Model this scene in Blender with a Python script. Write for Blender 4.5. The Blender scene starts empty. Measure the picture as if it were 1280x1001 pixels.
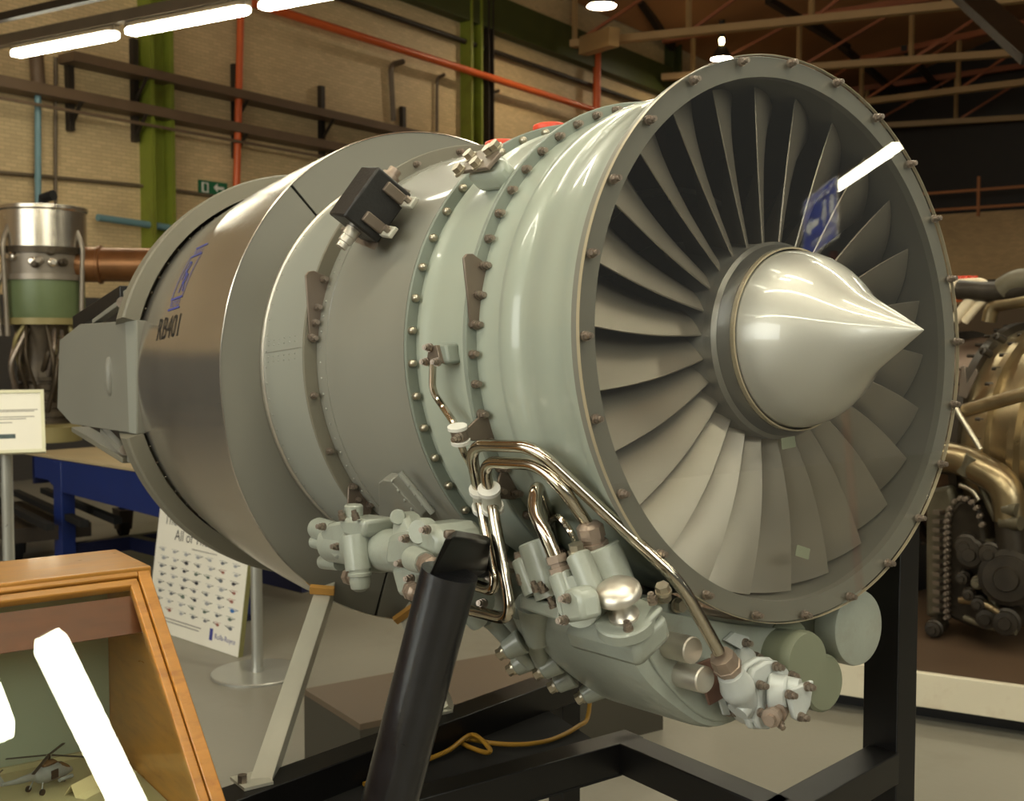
import bpy, bmesh, math, random
from mathutils import Vector, Matrix, Euler
random.seed(4)
SC = bpy.context.scene
COL = SC.collection
PI = math.pi
U = 0.42            # one engine unit (fan bolt-circle radius) in metres

# ---------------------------------------------------------------- camera, world, lamps, exposure
CAM_H = 1.45
cam_d = bpy.data.cameras.new('camera'); cam = bpy.data.objects.new('camera', cam_d); COL.objects.link(cam)
cam_d.sensor_fit = 'HORIZONTAL'; cam_d.sensor_width = 36.0; cam_d.lens = 36.0 * 1412.3647 / 1280.0
cam_d.clip_start = 0.05; cam_d.clip_end = 200
cam_d.dof.use_dof = True; cam_d.dof.focus_distance = 1.75; cam_d.dof.aperture_fstop = 9.0
cam.matrix_world = Matrix(((0.5897247, -0.0422667, 0.8064975, 0), (0.8076043, 0.0308638, -0.5889165, 0), (0, 0.9986295, 0.0523360, CAM_H), (0, 0, 0, 1)))
SC.camera = cam
w = bpy.data.worlds.new('world'); SC.world = w; w.use_nodes = True
bg = w.node_tree.nodes['Background']; bg.inputs[0].default_value = (0.97, 0.95, 0.83, 1); bg.inputs[1].default_value = 0.11
SC.view_settings.view_transform = 'Standard'; SC.view_settings.look = 'None'
SC.view_settings.exposure = -0.22; SC.view_settings.gamma = 1.0; SC.view_settings.use_curve_mapping = False
def area(name, loc, rot, sx, sy, power, col=(1, 0.93, 0.80)):
    d = bpy.data.lights.new(name, 'AREA'); d.shape = 'RECTANGLE'; d.size = sx; d.size_y = sy; d.energy = power; d.color = col
    o = bpy.data.objects.new(name, d); COL.objects.link(o); o.location = loc; o.rotation_euler = rot; return o
# added fill lights: one for the engine's side, one for the fan blades
area('side_fill', (-1.5, -7.0, 3.0), (math.radians(82), 0, 0), 9.0, 3.0, 460, (0.97, 1.0, 0.94))
area('fan_fill', (6.5, 0.5, 4.6), (math.radians(56), 0, math.radians(84)), 5.0, 2.2, 170, (0.97, 1.0, 0.94))

# ---------------------------------------------------------------- materials
def lin(c):
    return tuple(((x / 12.92) if x <= 0.04045 else ((x + 0.055) / 1.055) ** 2.4) for x in (v / 255.0 for v in c))
def mat(name, rgb, rough=0.5, metal=0.0, var=0.12, scale=6.0, bump=0.0, bscale=60.0, coat=0.0, ior=1.45, dark=None, dscale=3.0, damt=0.0, stretch=None):
    m = bpy.data.materials.new(name); m.use_nodes = True; nt = m.node_tree; N = nt.nodes; L = nt.links
    b = N['Principled BSDF']; c = lin(rgb)
    b.inputs['Roughness'].default_value = rough; b.inputs['Metallic'].default_value = metal; b.inputs['IOR'].default_value = ior
    b.inputs['Coat Weight'].default_value = coat; b.inputs['Coat Roughness'].default_value = 0.05
    tc = N.new('ShaderNodeTexCoord'); src = tc.outputs['Object']
    if stretch:
        mp = N.new('ShaderNodeMapping'); mp.inputs['Scale'].default_value = stretch; L.new(src, mp.inputs['Vector']); src = mp.outputs['Vector']
    nz = N.new('ShaderNodeTexNoise'); nz.inputs['Scale'].default_value = scale; nz.inputs['Detail'].default_value = 5; L.new(src, nz.inputs['Vector'])
    rp = N.new('ShaderNodeMapRange'); rp.inputs['From Min'].default_value = 0.3; rp.inputs['From Max'].default_value = 0.7
    rp.inputs['To Min'].default_value = 1 - var; rp.inputs['To Max'].default_value = 1 + var; L.new(nz.outputs['Fac'], rp.inputs['Value'])
    mx = N.new('ShaderNodeMix'); mx.data_type = 'RGBA'; mx.blend_type = 'MULTIPLY'; mx.inputs['Factor'].default_value = 1.0
    mx.inputs['A'].default_value = (*c, 1); L.new(rp.outputs['Result'], mx.inputs['B']); out = mx.outputs['Result']
    if dark is not None:
        n2 = N.new('ShaderNodeTexNoise'); n2.inputs['Scale'].default_value = dscale; n2.inputs['Detail'].default_value = 6; n2.inputs['Roughness'].default_value = 0.65; L.new(src, n2.inputs['Vector'])
        r2 = N.new('ShaderNodeMapRange'); r2.inputs['From Min'].default_value = 0.52; r2.inputs['From Max'].default_value = 0.72; r2.inputs['To Max'].default_value = damt; L.new(n2.outputs['Fac'], r2.inputs['Value'])
        m2 = N.new('ShaderNodeMix'); m2.data_type = 'RGBA'; L.new(r2.outputs['Result'], m2.inputs['Factor']); L.new(out, m2.inputs['A']); m2.inputs['B'].default_value = (*lin(dark), 1); out = m2.outputs['Result']
    L.new(out, b.inputs['Base Color'])
    r3 = N.new('ShaderNodeMapRange'); r3.inputs['To Min'].default_value = max(0.02, rough - 0.06); r3.inputs['To Max'].default_value = min(1, rough + 0.06); L.new(nz.outputs['Fac'], r3.inputs['Value']); L.new(r3.outputs['Result'], b.inputs['Roughness'])
    if bump > 0:
        n3 = N.new('ShaderNodeTexNoise'); n3.inputs['Scale'].default_value = bscale; n3.inputs['Detail'].default_value = 3; L.new(src, n3.inputs['Vector'])
        bp = N.new('ShaderNodeBump'); bp.inputs['Strength'].default_value = bump; bp.inputs['Distance'].default_value = 0.01; L.new(n3.outputs['Fac'], bp.inputs['Height']); L.new(bp.outputs['Normal'], b.inputs['Normal'])
    return m
def emit(name, rgb, s):
    m = bpy.data.materials.new(name); m.use_nodes = True; b = m.node_tree.nodes['Principled BSDF']
    b.inputs['Base Color'].default_value = (*lin(rgb), 1); b.inputs['Emission Color'].default_value = (*lin(rgb), 1); b.inputs['Emission Strength'].default_value = s
    return m
def clear(name, tint, refl_ior, rough=0.0, haze=0.0):
    m = bpy.data.materials.new(name); m.use_nodes = True; nt = m.node_tree; N = nt.nodes; L = nt.links
    N.remove(N['Principled BSDF']); o = N['Material Output']
    t = N.new('ShaderNodeBsdfTransparent'); t.inputs[0].default_value = (*tint, 1)
    g = N.new('ShaderNodeBsdfGlossy'); g.inputs['Roughness'].default_value = rough; g.inputs['Color'].default_value = (1, 1, 1, 1)
    ge = N.new('ShaderNodeNewGeometry'); dp = N.new('ShaderNodeVectorMath'); dp.operation = 'DOT_PRODUCT'; L.new(ge.outputs['Normal'], dp.inputs[0]); L.new(ge.outputs['Incoming'], dp.inputs[1])
    def mth(op, a, b=None):
        q = N.new('ShaderNodeMath'); q.operation = op
        for i, z in enumerate((a, b)):
            if z is None: continue
            if isinstance(z, (int, float)): q.inputs[i].default_value = z
            else: L.new(z, q.inputs[i])
        return q.outputs[0]
    f0 = ((refl_ior - 1) / (refl_ior + 1)) ** 2      # Schlick reflectance, the same from both sides of the sheet
    fr = mth('ADD', mth('MULTIPLY', mth('POWER', mth('SUBTRACT', 1.0, mth('ABSOLUTE', dp.outputs['Value'])), 5.0), 1 - f0), f0)
    mx = N.new('ShaderNodeMixShader'); L.new(fr, mx.inputs[0]); L.new(t.outputs[0], mx.inputs[1]); L.new(g.outputs[0], mx.inputs[2])
    last = mx.outputs[0]
    if haze > 0:
        d = N.new('ShaderNodeBsdfDiffuse'); d.inputs[0].default_value = (0.8, 0.8, 0.78, 1)
        m2 = N.new('ShaderNodeMixShader'); m2.inputs[0].default_value = haze; L.new(last, m2.inputs[1]); L.new(d.outputs[0], m2.inputs[2]); last = m2.outputs[0]
    L.new(last, o.inputs['Surface']); return m

M = {}
M['duck'] = mat('duck_egg_paint', (156, 163, 150), 0.30, 0, 0.03, 5, coat=0.5)
M['duck2'] = mat('duck_egg_flange_paint', (124, 131, 121), 0.4, 0, 0.06, 8)
M['grey'] = mat('grey_green_paint', (128, 127, 117), 0.36, 0, 0.05, 4, coat=0.25)
M['grey_l'] = mat('pale_grey_paint', (142, 143, 133), 0.38, 0, 0.05, 4, coat=0.2)
M['grey_d'] = mat('drab_grey_paint', (118, 116, 106), 0.42, 0, 0.05, 3)
M['olive'] = mat('olive_drab_paint', (112, 108, 94), 0.5, 0, 0.06, 6)
M['cast'] = mat('grey_green_casting_paint', (148, 153, 142), 0.33, 0, 0.06, 14, bump=0.06, bscale=90, coat=0.3, dark=(120, 112, 92), dscale=18, damt=0.25)
M['cast_w'] = mat('pale_casting_paint', (178, 182, 178), 0.35, 0, 0.06, 14, bump=0.05, bscale=90, coat=0.3)
M['olive_cap'] = mat('olive_green_blank', (120, 124, 104), 0.42, 0, 0.05, 8)
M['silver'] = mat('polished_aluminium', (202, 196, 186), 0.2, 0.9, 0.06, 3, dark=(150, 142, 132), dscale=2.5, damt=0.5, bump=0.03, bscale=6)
M['spin'] = mat('satin_aluminium', (178, 177, 168), 0.42, 0.55, 0.03, 5, coat=1.0)
M['alu'] = mat('turned_aluminium', (210, 204, 192), 0.36, 0.85, 0.06, 20)
M['steel'] = mat('stainless_tube', (196, 188, 172), 0.16, 1.0, 0.06, 12)
M['bolt'] = mat('bronzed_steel_bolt', (150, 138, 126), 0.36, 0.8, 0.2, 40)
M['boltb'] = mat('bright_bolt', (176, 168, 150), 0.3, 0.9, 0.1, 40)
M['brz'] = mat('brown_union_nut', (152, 136, 122), 0.4, 0.6, 0.15, 40)
M['bracket'] = mat('brown_grey_bracket', (116, 104, 92), 0.4, 0.5, 0.1, 20)
M['blade'] = mat('titanium_blade', (150, 143, 130), 0.40, 0.6, 0.06, 10, stretch=(1, 1, 1))
M['hub'] = mat('hub_metal', (150, 148, 142), 0.38, 0.7, 0.08, 20)
M['hubd'] = mat('dark_hub_metal', (112, 110, 104), 0.42, 0.5, 0.1, 20)
M['duct'] = mat('fan_duct_liner', (108, 106, 97), 0.45, 0.2, 0.06, 8)
M['vane'] = mat('stator_vane_metal', (128, 112, 96), 0.4, 0.5, 0.1, 8)
M['black'] = mat('black_gloss_paint', (24, 24, 27), 0.3, 0, 0.2, 30, bump=0.07, bscale=70, coat=0.3)
M['blackm'] = mat('black_satin_paint', (13, 12, 12), 0.38, 0, 0.2, 12)
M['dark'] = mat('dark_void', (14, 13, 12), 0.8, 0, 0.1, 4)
M['box'] = mat('black_crackle_box', (34, 32, 30), 0.42, 0.1, 0.15, 60, bump=0.1, bscale=200)
M['strut'] = mat('silver_painted_angle', (176, 174, 160), 0.4, 0.2, 0.06, 10)
M['gold'] = mat('lit_perspex_edge', (172, 160, 134), 0.3, 0.2, 0.05, 10)  # gold tint stands in for light caught in the sheet's edge
M['perspex'] = clear('clear_perspex', (0.97, 0.97, 0.96), 1.64, 0.0, 0.003)
M['glass'] = clear('case_glass', (0.95, 0.98, 0.96), 1.5, 0.0, 0.0)
M['red'] = mat('red_cap', (206, 70, 44), 0.4, 0, 0.05, 8)
M['whitep'] = mat('white_plastic', (214, 212, 204), 0.4, 0, 0.03, 8)
M['rbrown'] = mat('red_brown_plate', (112, 84, 72), 0.5, 0.2, 0.1, 20)
M['blue'] = mat('badge_blue', (58, 66, 140), 0.4, 0, 0.03, 8)
M['ink'] = mat('black_lettering', (22, 22, 24), 0.4, 0, 0.03, 8)
M['wall'] = None

# ---------------------------------------------------------------- mesh builder
def V3(p): return Vector(p)
def frame_of(d):
    d = d.normalized(); a = Vector((0, 0, 1)) if abs(d.z) < 0.9 else Vector((1, 0, 0))
    x = a.cross(d).normalized(); y = d.cross(x); return x, y
class MB:
    def __init__(s): s.v = []; s.f = []
    def add(s, vs, fs):
        n = len(s.v); s.v += [tuple(p) for p in vs]; s.f += [tuple(i + n for i in f) for f in fs]; return s
    def box(s, c, d, R=None):
        P = []
        for i in (-1, 1):
            for j in (-1, 1):
                for k in (-1, 1):
                    q = Vector((i * d[0] / 2, j * d[1] / 2, k * d[2] / 2)); P.append((R @ q if R else q) + Vector(c))
        return s.add(P, [(0, 1, 3, 2), (4, 6, 7, 5), (0, 4, 5, 1), (2, 3, 7, 6), (0, 2, 6, 4), (1, 5, 7, 3)])
    def bar(s, p0, p1, wx, wy, upv=(0, 0, 1)):
        p0 = V3(p0); p1 = V3(p1); d = (p1 - p0); L = d.length; d.normalize(); u = Vector(upv); x = u.cross(d)
        if x.length < 1e-4: x = Vector((1, 0, 0)).cross(d)
        x.normalize(); y = d.cross(x); R = Matrix((x, y, d)).transposed(); return s.box((p0 + p1) / 2, (wx, wy, L), R)
    def cyl(s, p0, p1, r0, r1=None, n=20, caps=True):
        r1 = r0 if r1 is None else r1; p0 = V3(p0); p1 = V3(p1); x, y = frame_of(p1 - p0); P = []
        for p, r in ((p0, r0), (p1, r1)):
            for i in range(n):
                a = 2 * PI * i / n; P.append(p + x * (r * math.cos(a)) + y * (r * math.sin(a)))
        F = [(i, (i + 1) % n, n + (i + 1) % n, n + i) for i in range(n)]
        if caps: F += [tuple(reversed(range(n))), tuple(range(n, 2 * n))]
        return s.add(P, F)
    def rev(s, p0, d, prof, n=24, capped=True):
        p0 = V3(p0); d = V3(d).normalized(); x, y = frame_of(d); P = []; m = len(prof)
        for h, r in prof:
            for i in range(n):
                a = 2 * PI * i / n; P.append(p0 + d * h + x * (r * math.cos(a)) + y * (r * math.sin(a)))
        F = [(k * n + i, k * n + (i + 1) % n, (k + 1) * n + (i + 1) % n, (k + 1) * n + i) for k in range(m - 1) for i in range(n)]
        if capped: F += [tuple(reversed(range(n))), tuple(range((m - 1) * n, m * n))]
        return s.add(P, F)
    def lathe(s, prof, n=128, a0=None, a1=None, closed=False):
        # engine axis along X; prof = (x, r or r(theta)); closed joins the last ring to the first
        full = a0 is None; cnt = n if full else n + 1; P = []
        for x, r in prof:
            for i in range(cnt):
                a = 2 * PI * i / n if full else math.radians(a0 + (a1 - a0) * i / n)
                q = r(math.degrees(a)) if callable(r) else r
                P.append((x, q * math.cos(a), q * math.sin(a)))
        m = len(prof); F = []
        for k in range(m if closed else m - 1):
            k2 = (k + 1) % m
            for i in range(n):
                j = (i + 1) % cnt; F.append((k * cnt + i, k * cnt + j, k2 * cnt + j, k2 * cnt + i))
        if closed and not full:
            F.append(tuple(k * cnt for k in range(m))); F.append(tuple(k * cnt + n for k in reversed(range(m))))
        return s.add(P, F)
    def tube(s, path, r, n=12, fillet=0.0, seg=6, caps=True):
        pts = [V3(p) for p in path]
        if fillet > 0:
            q = [pts[0]]
            for a, b, c in zip(pts, pts[1:], pts[2:]):
                d0 = (a - b); d1 = (c - b); t = min(fillet, d0.length * 0.48, d1.length * 0.48); A = b + d0.normalized() * t; B = b + d1.normalized() * t
                for i in range(seg + 1):
                    u = i / seg; q.append(A * (1 - u) ** 2 + b * 2 * u * (1 - u) + B * u ** 2)
            q.append(pts[-1]); pts = q
        rr = r if callable(r) else (lambda t: r)
        x = None; P = []; m = len(pts)
        for i, p in enumerate(pts):
            d = (pts[min(i + 1, m - 1)] - pts[max(i - 1, 0)]).normalized()
            if x is None: x, y = frame_of(d)
            else:
                x = (x - d * x.dot(d)).normalized(); y = d.cross(x)
            for k in range(n):
                a = 2 * PI * k / n; P.append(p + x * (rr(i / (m - 1)) * math.cos(a)) + y * (rr(i / (m - 1)) * math.sin(a)))
        F = [(i * n + k, i * n + (k + 1) % n, (i + 1) * n + (k + 1) % n, (i + 1) * n + k) for i in range(m - 1) for k in range(n)]
        if caps: F += [tuple(reversed(range(n))), tuple(range((m - 1) * n, m * n))]
        return s.add(P, F)
    def prism(s, poly, off):
        n = len(poly); off = V3(off); P = [V3(p) for p in poly]; P += [p + off for p in P]
        F = [tuple(range(n))[::-1], tuple(range(n, 2 * n))] + [(i, (i + 1) % n, n + (i + 1) % n, n + i) for i in range(n)]
        return s.add(P, F)
    def loft(s, rings, caps=True):
        n = len(rings[0]); P = [p for r in rings for p in r]; m = len(rings)
        F = [(k * n + i, k * n + (i + 1) % n, (k + 1) * n + (i + 1) % n, (k + 1) * n + i) for k in range(m - 1) for i in range(n)]
        if caps: F += [tuple(reversed(range(n))), tuple(range((m - 1) * n, m * n))]
        return s.add(P, F)
    def mesh(s, name, m, scale=1.0, ang=35, org=(0, 0, 0)):
        me = bpy.data.meshes.new(name); o = Vector(org)
        me.from_pydata([tuple((Vector(p) - o) * scale) for p in s.v], [], s.f)
        bm = bmesh.new(); bm.from_mesh(me); bmesh.ops.recalc_face_normals(bm, faces=bm.faces); bm.to_mesh(me); bm.free()
        me.polygons.foreach_set('use_smooth', [True] * len(me.polygons)); me.set_sharp_from_angle(angle=math.radians(ang)); me.materials.append(m); return me
    def build(s, name, m, parent=None, scale=1.0, bevel=0.0, ang=35, org=(0, 0, 0)):
        o = bpy.data.objects.new(name, s.mesh(name, m, scale, ang, org)); COL.objects.link(o)
        o.location = tuple(Vector(org) * scale)
        if parent: o.parent = parent
        if bevel > 0:
            b = o.modifiers.new('bevel', 'BEVEL'); b.width = bevel; b.segments = 2; b.limit_method = 'ANGLE'; b.angle_limit = math.radians(40)
        return o
def tag(o, label=None, cat=None, group=None, kind=None):
    if label: o['label'] = label
    if cat: o['category'] = cat
    if group: o['group'] = group
    if kind: o['kind'] = kind
    return o
def thing(name, label, cat, loc=(0, 0, 0), rot=(0, 0, 0), group=None):
    o = bpy.data.objects.new(name, None); COL.objects.link(o); o.empty_display_size = 0.1
    o.location = loc; o.rotation_euler = rot; return tag(o, label, cat, group)
def put(name, me, parent, loc, R=None):
    o = bpy.data.objects.new(name, me); COL.objects.link(o); o.parent = parent
    Mx = Matrix.Translation(loc)
    if R is not None: Mx = Mx @ R.to_4x4()
    o.matrix_local = Mx; return o
def text_mesh(body, size, extrude=0.0, align='LEFT'):
    c = bpy.data.curves.new('lettering', 'FONT'); c.body = body; c.size = size; c.extrude = extrude; c.align_x = align; c.resolution_u = 3
    o = bpy.data.objects.new('lettering', c); COL.objects.link(o); bpy.context.view_layer.update()
    me = bpy.data.meshes.new_from_object(o.evaluated_get(bpy.context.evaluated_depsgraph_get())); bpy.data.objects.remove(o); bpy.data.curves.remove(c); return me
def orient(d, roll=0.0):
    x, y = frame_of(V3(d)); return Matrix((x, y, V3(d).normalized())).transposed() @ Matrix.Rotation(roll, 3, 'Z')

# ================================================================ THE ENGINE
E0 = (-1.137, 1.368, 1.453)
ELV = math.radians(3.2277)
ENG = thing('turbofan_engine', 'large grey-green turbofan engine with clear cover over its fan, on black stand', 'engine', E0, (0, -ELV, 0))
def ep(mb, name, m, parent=None, bevel=0.0, ang=35): return mb.build(name, m, parent or ENG, U, bevel, ang)
def pol(x, r, deg): a = math.radians(deg); return (x, r * math.cos(a), r * math.sin(a))

# shared bolts (head towards +Z of the mesh), engine units
def bolt_mesh(name, m, rb, rh, hh, dome=False):
    b = MB(); b.cyl((0, 0, -0.004), (0, 0, 0.006), rb, n=14)
    if dome: b.rev((0, 0, 0.006), (0, 0, 1), [(0, rh), (hh * 0.5, rh), (hh * 0.85, rh * 0.75), (hh, rh * 0.3)], 12)
    else:
        b.cyl((0, 0, 0.006), (0, 0, 0.006 + hh * 0.55), rh, n=6); b.cyl((0, 0, 0.006 + hh * 0.5), (0, 0, 0.006 + hh), rh * 0.72, n=10)
        b.cyl((0, 0, 0.004 + hh), (0, 0, 0.008 + hh), rh * 0.4, n=6)
    return b.mesh(name, m, U, 40)
BOLT = bolt_mesh('nut_and_stud', M['bolt'], 0.0165, 0.0145, 0.028)
BOLT_S = bolt_mesh('small_nut_and_stud', M['bolt'], 0.0165, 0.0135, 0.026)
BOLT_B = bolt_mesh('dome_head_bolt', M['boltb'], 0.016, 0.0155, 0.02, True)
HEX = MB().cyl((0, 0, 0), (0, 0, 0.01), 0.027, n=16).cyl((0, 0, 0.01), (0, 0, 0.032), 0.023, n=6).mesh('hex_head', M['boltb'], U, 40)
RX = orient((1, 0, 0))
def bolt_at(p, d, parent, me=None, name='bolt', roll=0.0):
    return put(name, me or BOLT, parent, Vector(p) * U, orient(d, roll))

# --- intake cowl (front casing), flanges and casings
def arc(c, r, a0, a1, n): return [(c[0] + r * math.cos(math.radians(a0 + (a1 - a0) * i / n)), c[1] + r * math.sin(math.radians(a0 + (a1 - a0) * i / n))) for i in range(n + 1)]
cowl = MB().lathe([(-0.665, 0.94), (-0.665, 0.957), (-0.60, 0.957), (-0.53, 0.957), (-0.515, 0.960), (-0.500, 0.969), (-0.470, 0.974), (-0.435, 0.973), (-0.41, 0.966), (-0.395, 0.960), (-0.38, 0.960), (-0.335, 0.963), (-0.325, 0.968), (-0.22, 0.975), (-0.135, 0.982), (-0.118, 0.990), (-0.075, 0.999), (-0.052, 1.002), (-0.048, 1.004), (-0.048, 0.952)], 160)
ep(cowl, 'intake_cowl', M['duck'])
ep(MB().lathe([(-0.047, 0.9465), (-0.1, 0.9449), (-0.3, 0.944), (-0.62, 0.93), (-0.9, 0.92), (-0.9, 0.94), (-0.62, 0.948), (-0.1, 0.951), (-0.047, 0.951)], 128, closed=True), 'fan_duct_liner', M['duct'])
ep(MB().lathe([(-0.0155, 0.946), (-0.0155, 1.0165), (-0.018, 1.019), (-0.044, 1.019), (-0.047, 1.016), (-0.047, 0.946)], 160, closed=True), 'intake_lip_ring', M['grey_d'])
cov = ep(MB().lathe([(-0.013, 0.334), (-0.013, 1.0215), (0.0, 1.0215), (0.0, 0.334)], 160, closed=True), 'perspex_cover', M['perspex'])
ep(MB().lathe([(-0.0135, 1.0217), (-0.0135, 1.0232), (0.0005, 1.0232), (0.0005, 1.0217)], 160, closed=True), 'cover_edge', M['gold'], cov)
ep(MB().lathe([(-0.028, 0.328), (-0.028, 0.334), (0.003, 0.334), (0.003, 0.328)], 96, closed=True), 'cover_hole_edge', M['gold'], cov)
PH0 = 113.382 - 8.888
for k in range(24):
    bolt_at(pol(0.002, 1.0, PH0 + 15 * k), (1, 0, 0), cov, BOLT_S, roll=k * 1.3)
    put('spacer', bpy.data.meshes.get('spacer') or MB().cyl((0, 0, -0.003), (0, 0, 0.012), 0.012, n=10).mesh('spacer', M['boltb'], U), cov, Vector(pol(-0.040, 1.0, PH0 + 15 * k)) * U, RX)
for (p, a) in (((0, -0.06703, -0.3718), 4), ((0, -0.007375, -0.7727), -18)):
    t = MB().box((0, 0, 0), (0.002, 0.075, 0.04), Matrix.Rotation(math.radians(a), 3, 'X')); o = ep(t, 'tape_residue', M['olive_cap'], cov); o.location = Vector((0.002, p[1], p[2])) * U

def flange(name, x0, x1, ri, ro, m, n, rb, ph, me, parentname=None, skip=()):
    f = ep(MB().lathe([(x0, ri), (x0, ro - 0.004), (x0 - 0.003, ro), (x1 + 0.003, ro), (x1, ro - 0.004), (x1, ri)], 160, closed=True), name, m)
    for k in range(n):
        if k in skip: continue
        bolt_at(pol(x0 + 0.001, rb, ph + 360.0 / n * k), (1, 0, 0), f, me, roll=k * 0.7)
    return f
fl1 = flange('front_flange', -0.660, -0.682, 0.94, 1.004, M['duck2'], 57, 0.9785, 107.777 - 8.888, BOLT)
ep(MB().lathe([(-0.683, 0.94), (-0.683, 0.999), (-0.7, 0.999), (-0.702, 0.975), (-0.716, 0.972), (-0.722, 0.979), (-0.745, 0.979), (-0.752, 0.967), (-0.80, 0.967), (-0.93, 0.966), (-0.985, 0.965), (-1.0, 0.972), (-1.03, 0.972), (-1.045, 0.956), (-1.085, 0.955), (-1.085, 0.93)], 160), 'fan_case', M['duck'])
fl2 = flange('middle_flange', -1.080, -1.094, 0.94, 1.004, M['duck2'], 48, 0.980, 115.82 - 8.888, BOLT_B)
ep(MB().lathe([(-1.095, 0.93), (-1.095, 1.004), (-1.108, 1.004), (-1.109, 0.985), (-1.3, 0.988), (-1.765, 0.998), (-1.766, 1.002), (-1.84, 1.004), (-1.850, 1.003), (-1.852, 0.96)], 160), 'bypass_duct', M['grey'])
fl3 = flange('rear_flange', -1.852, -1.866, 0.96, 1.066, M['olive'], 25, 1.034, 182.4 - 8.888, BOLT_S)
ep(MB().lathe([(-1.867, 1.0), (-1.867, 1.064), (-1.90, 1.062), (-2.37, 1.022), (-2.40, 1.018)], 160), 'rear_casing', M['grey_l'])
ep(MB().lathe([(-2.385, 1.018), (-2.378, 1.022), (-2.382, 1.031), (-2.395, 1.033), (-2.398, 1.018)], 160, closed=True), 'bulkhead_lip', M['alu'])
# rivet rows: too small to pick apart singly
rv = MB()
for k in range(92):
    a = 360 / 92 * k; rv.rev(pol(-1.812, 1.002, a), pol(0, 1, a), [(0, 0.0065), (0.004, 0.005), (0.0055, 0.001)], 6)
for k in range(84):
    a = 360 / 84 * k; rv.rev(pol(-2.345, 1.023, a), pol(0, 1, a), [(0, 0.006), (0.004, 0.005), (0.0055, 0.001)], 6)
for sx in range(6):
    for sa in (-3.0, -1.7, 1.3, 2.6):
        a = 176 + sa; rv.rev(pol(-1.96 - 0.07 * sx, 1.056 - 0.006 * sx, a), pol(0, 1, a), [(0, 0.0055), (0.0035, 0.0045), (0.005, 0.001)], 6)
tag(ep(rv, 'rivets', M['grey_l']), kind='stuff')
ep(MB().lathe([(-1.88, 1.0635), (-1.88, 1.0645), (-2.36, 1.0235), (-2.36, 1.0225)], 2, 176.0, 176.25, closed=True), 'casing_seam', M['grey_d'])

# --- bulkhead panels and the polished rear cowl (not quite round: it sags towards the bottom)
XS = [-180, -170, -155, -145, -135, -120, -105, -90, -60, -30, 0, 40, 85, 120, 150, 170, 180]
RS = [1.235, 1.245, 1.288, 1.312, 1.335, 1.360, 1.357, 1.352, 1.33, 1.30, 1.27, 1.25, 1.244, 1.234, 1.224, 1.228, 1.235]
def RV(t):
    t = (t + 180) % 360 - 180
    for i in range(len(XS) - 1):
        if XS[i] <= t <= XS[i + 1]:
            u = (t - XS[i]) / (XS[i + 1] - XS[i]); u = u * u * (3 - 2 * u) * 0.3 + u * 0.7; return RS[i] * (1 - u) + RS[i + 1] * u
    return RS[0]
XE, RE = -3.95, 1.145
def cowl_r(x, t):
    s = (x + 2.40) / (XE + 2.40); s = min(1, max(0, s)); return RV(t) + (RE - RV(t)) * (0.45 * s + 0.55 * s ** 2.2)
G = 0.35
for a0, a1 in ((-109.3 + G, 10 - G), (10 + G, 133.05 - G), (133.05 + G, 250.7 - G)):
    ep(MB().lathe([(-2.400, 1.0), (-2.400, lambda t: RV(t) - 0.006), (-2.412, lambda t: RV(t) - 0.006), (-2.412, 1.0)], 90, a0, a1, True), 'bulkhead_panel', M['grey_d'])
ep(MB().lathe([(-2.414, 0.98), (-2.414, lambda t: RV(t) - 0.02), (-2.42, lambda t: RV(t) - 0.02), (-2.42, 0.98)], 128, closed=True), 'bulkhead_backing', M['dark'])
prof = [(-2.396, lambda t: RV(t) - 0.005), (-2.398, lambda t: RV(t))]
for i in range(1, 21):
    x = -2.398 + (XE + 2.398) * i / 20; prof.append((x, (lambda xx: (lambda t: cowl_r(xx, t)))(x)))
prof += [(XE, RE - 0.02), (XE + 0.3, RE - 0.02)]
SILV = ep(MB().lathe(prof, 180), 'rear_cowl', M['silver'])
def on_cowl(name, me, xc, tc, sx, sy, m, lift=0.003):
    # lay flat lettering (text x -> +X of the engine, text y -> up the side) on the cowl skin
    for v in me.vertices:
        x = xc + v.co.x * sx; r = cowl_r(x, tc); t = tc - math.degrees(v.co.y * sy / r); r = cowl_r(x, t) + lift + v.co.z
        v.co = Vector(pol(x, r, t)) * U
    me.materials.clear(); me.materials.append(m); o = bpy.data.objects.new(name, me); COL.objects.link(o); o.parent = ENG; return o
def fit_text(name, body, x0, x1, t_bot, t_top, m):
    me = text_mesh(body, 1.0, 0.0); xs = [v.co.x for v in me.vertices]; ys = [v.co.y for v in me.vertices]; ax, bx, ay, by = min(xs), max(xs), min(ys), max(ys)
    sy = math.radians(t_bot - t_top) * cowl_r((x0 + x1) / 2, t_bot)
    for v in me.vertices: v.co = ((v.co.x - ax) / (bx - ax), (v.co.y - ay) / (by - ay), 0)
    return on_cowl(name, me, x0, t_bot, x1 - x0, sy, m)
fit_text('lettering', 'RB401', -3.465, -3.070, 170.79, 164.83, M['ink'])
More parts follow.
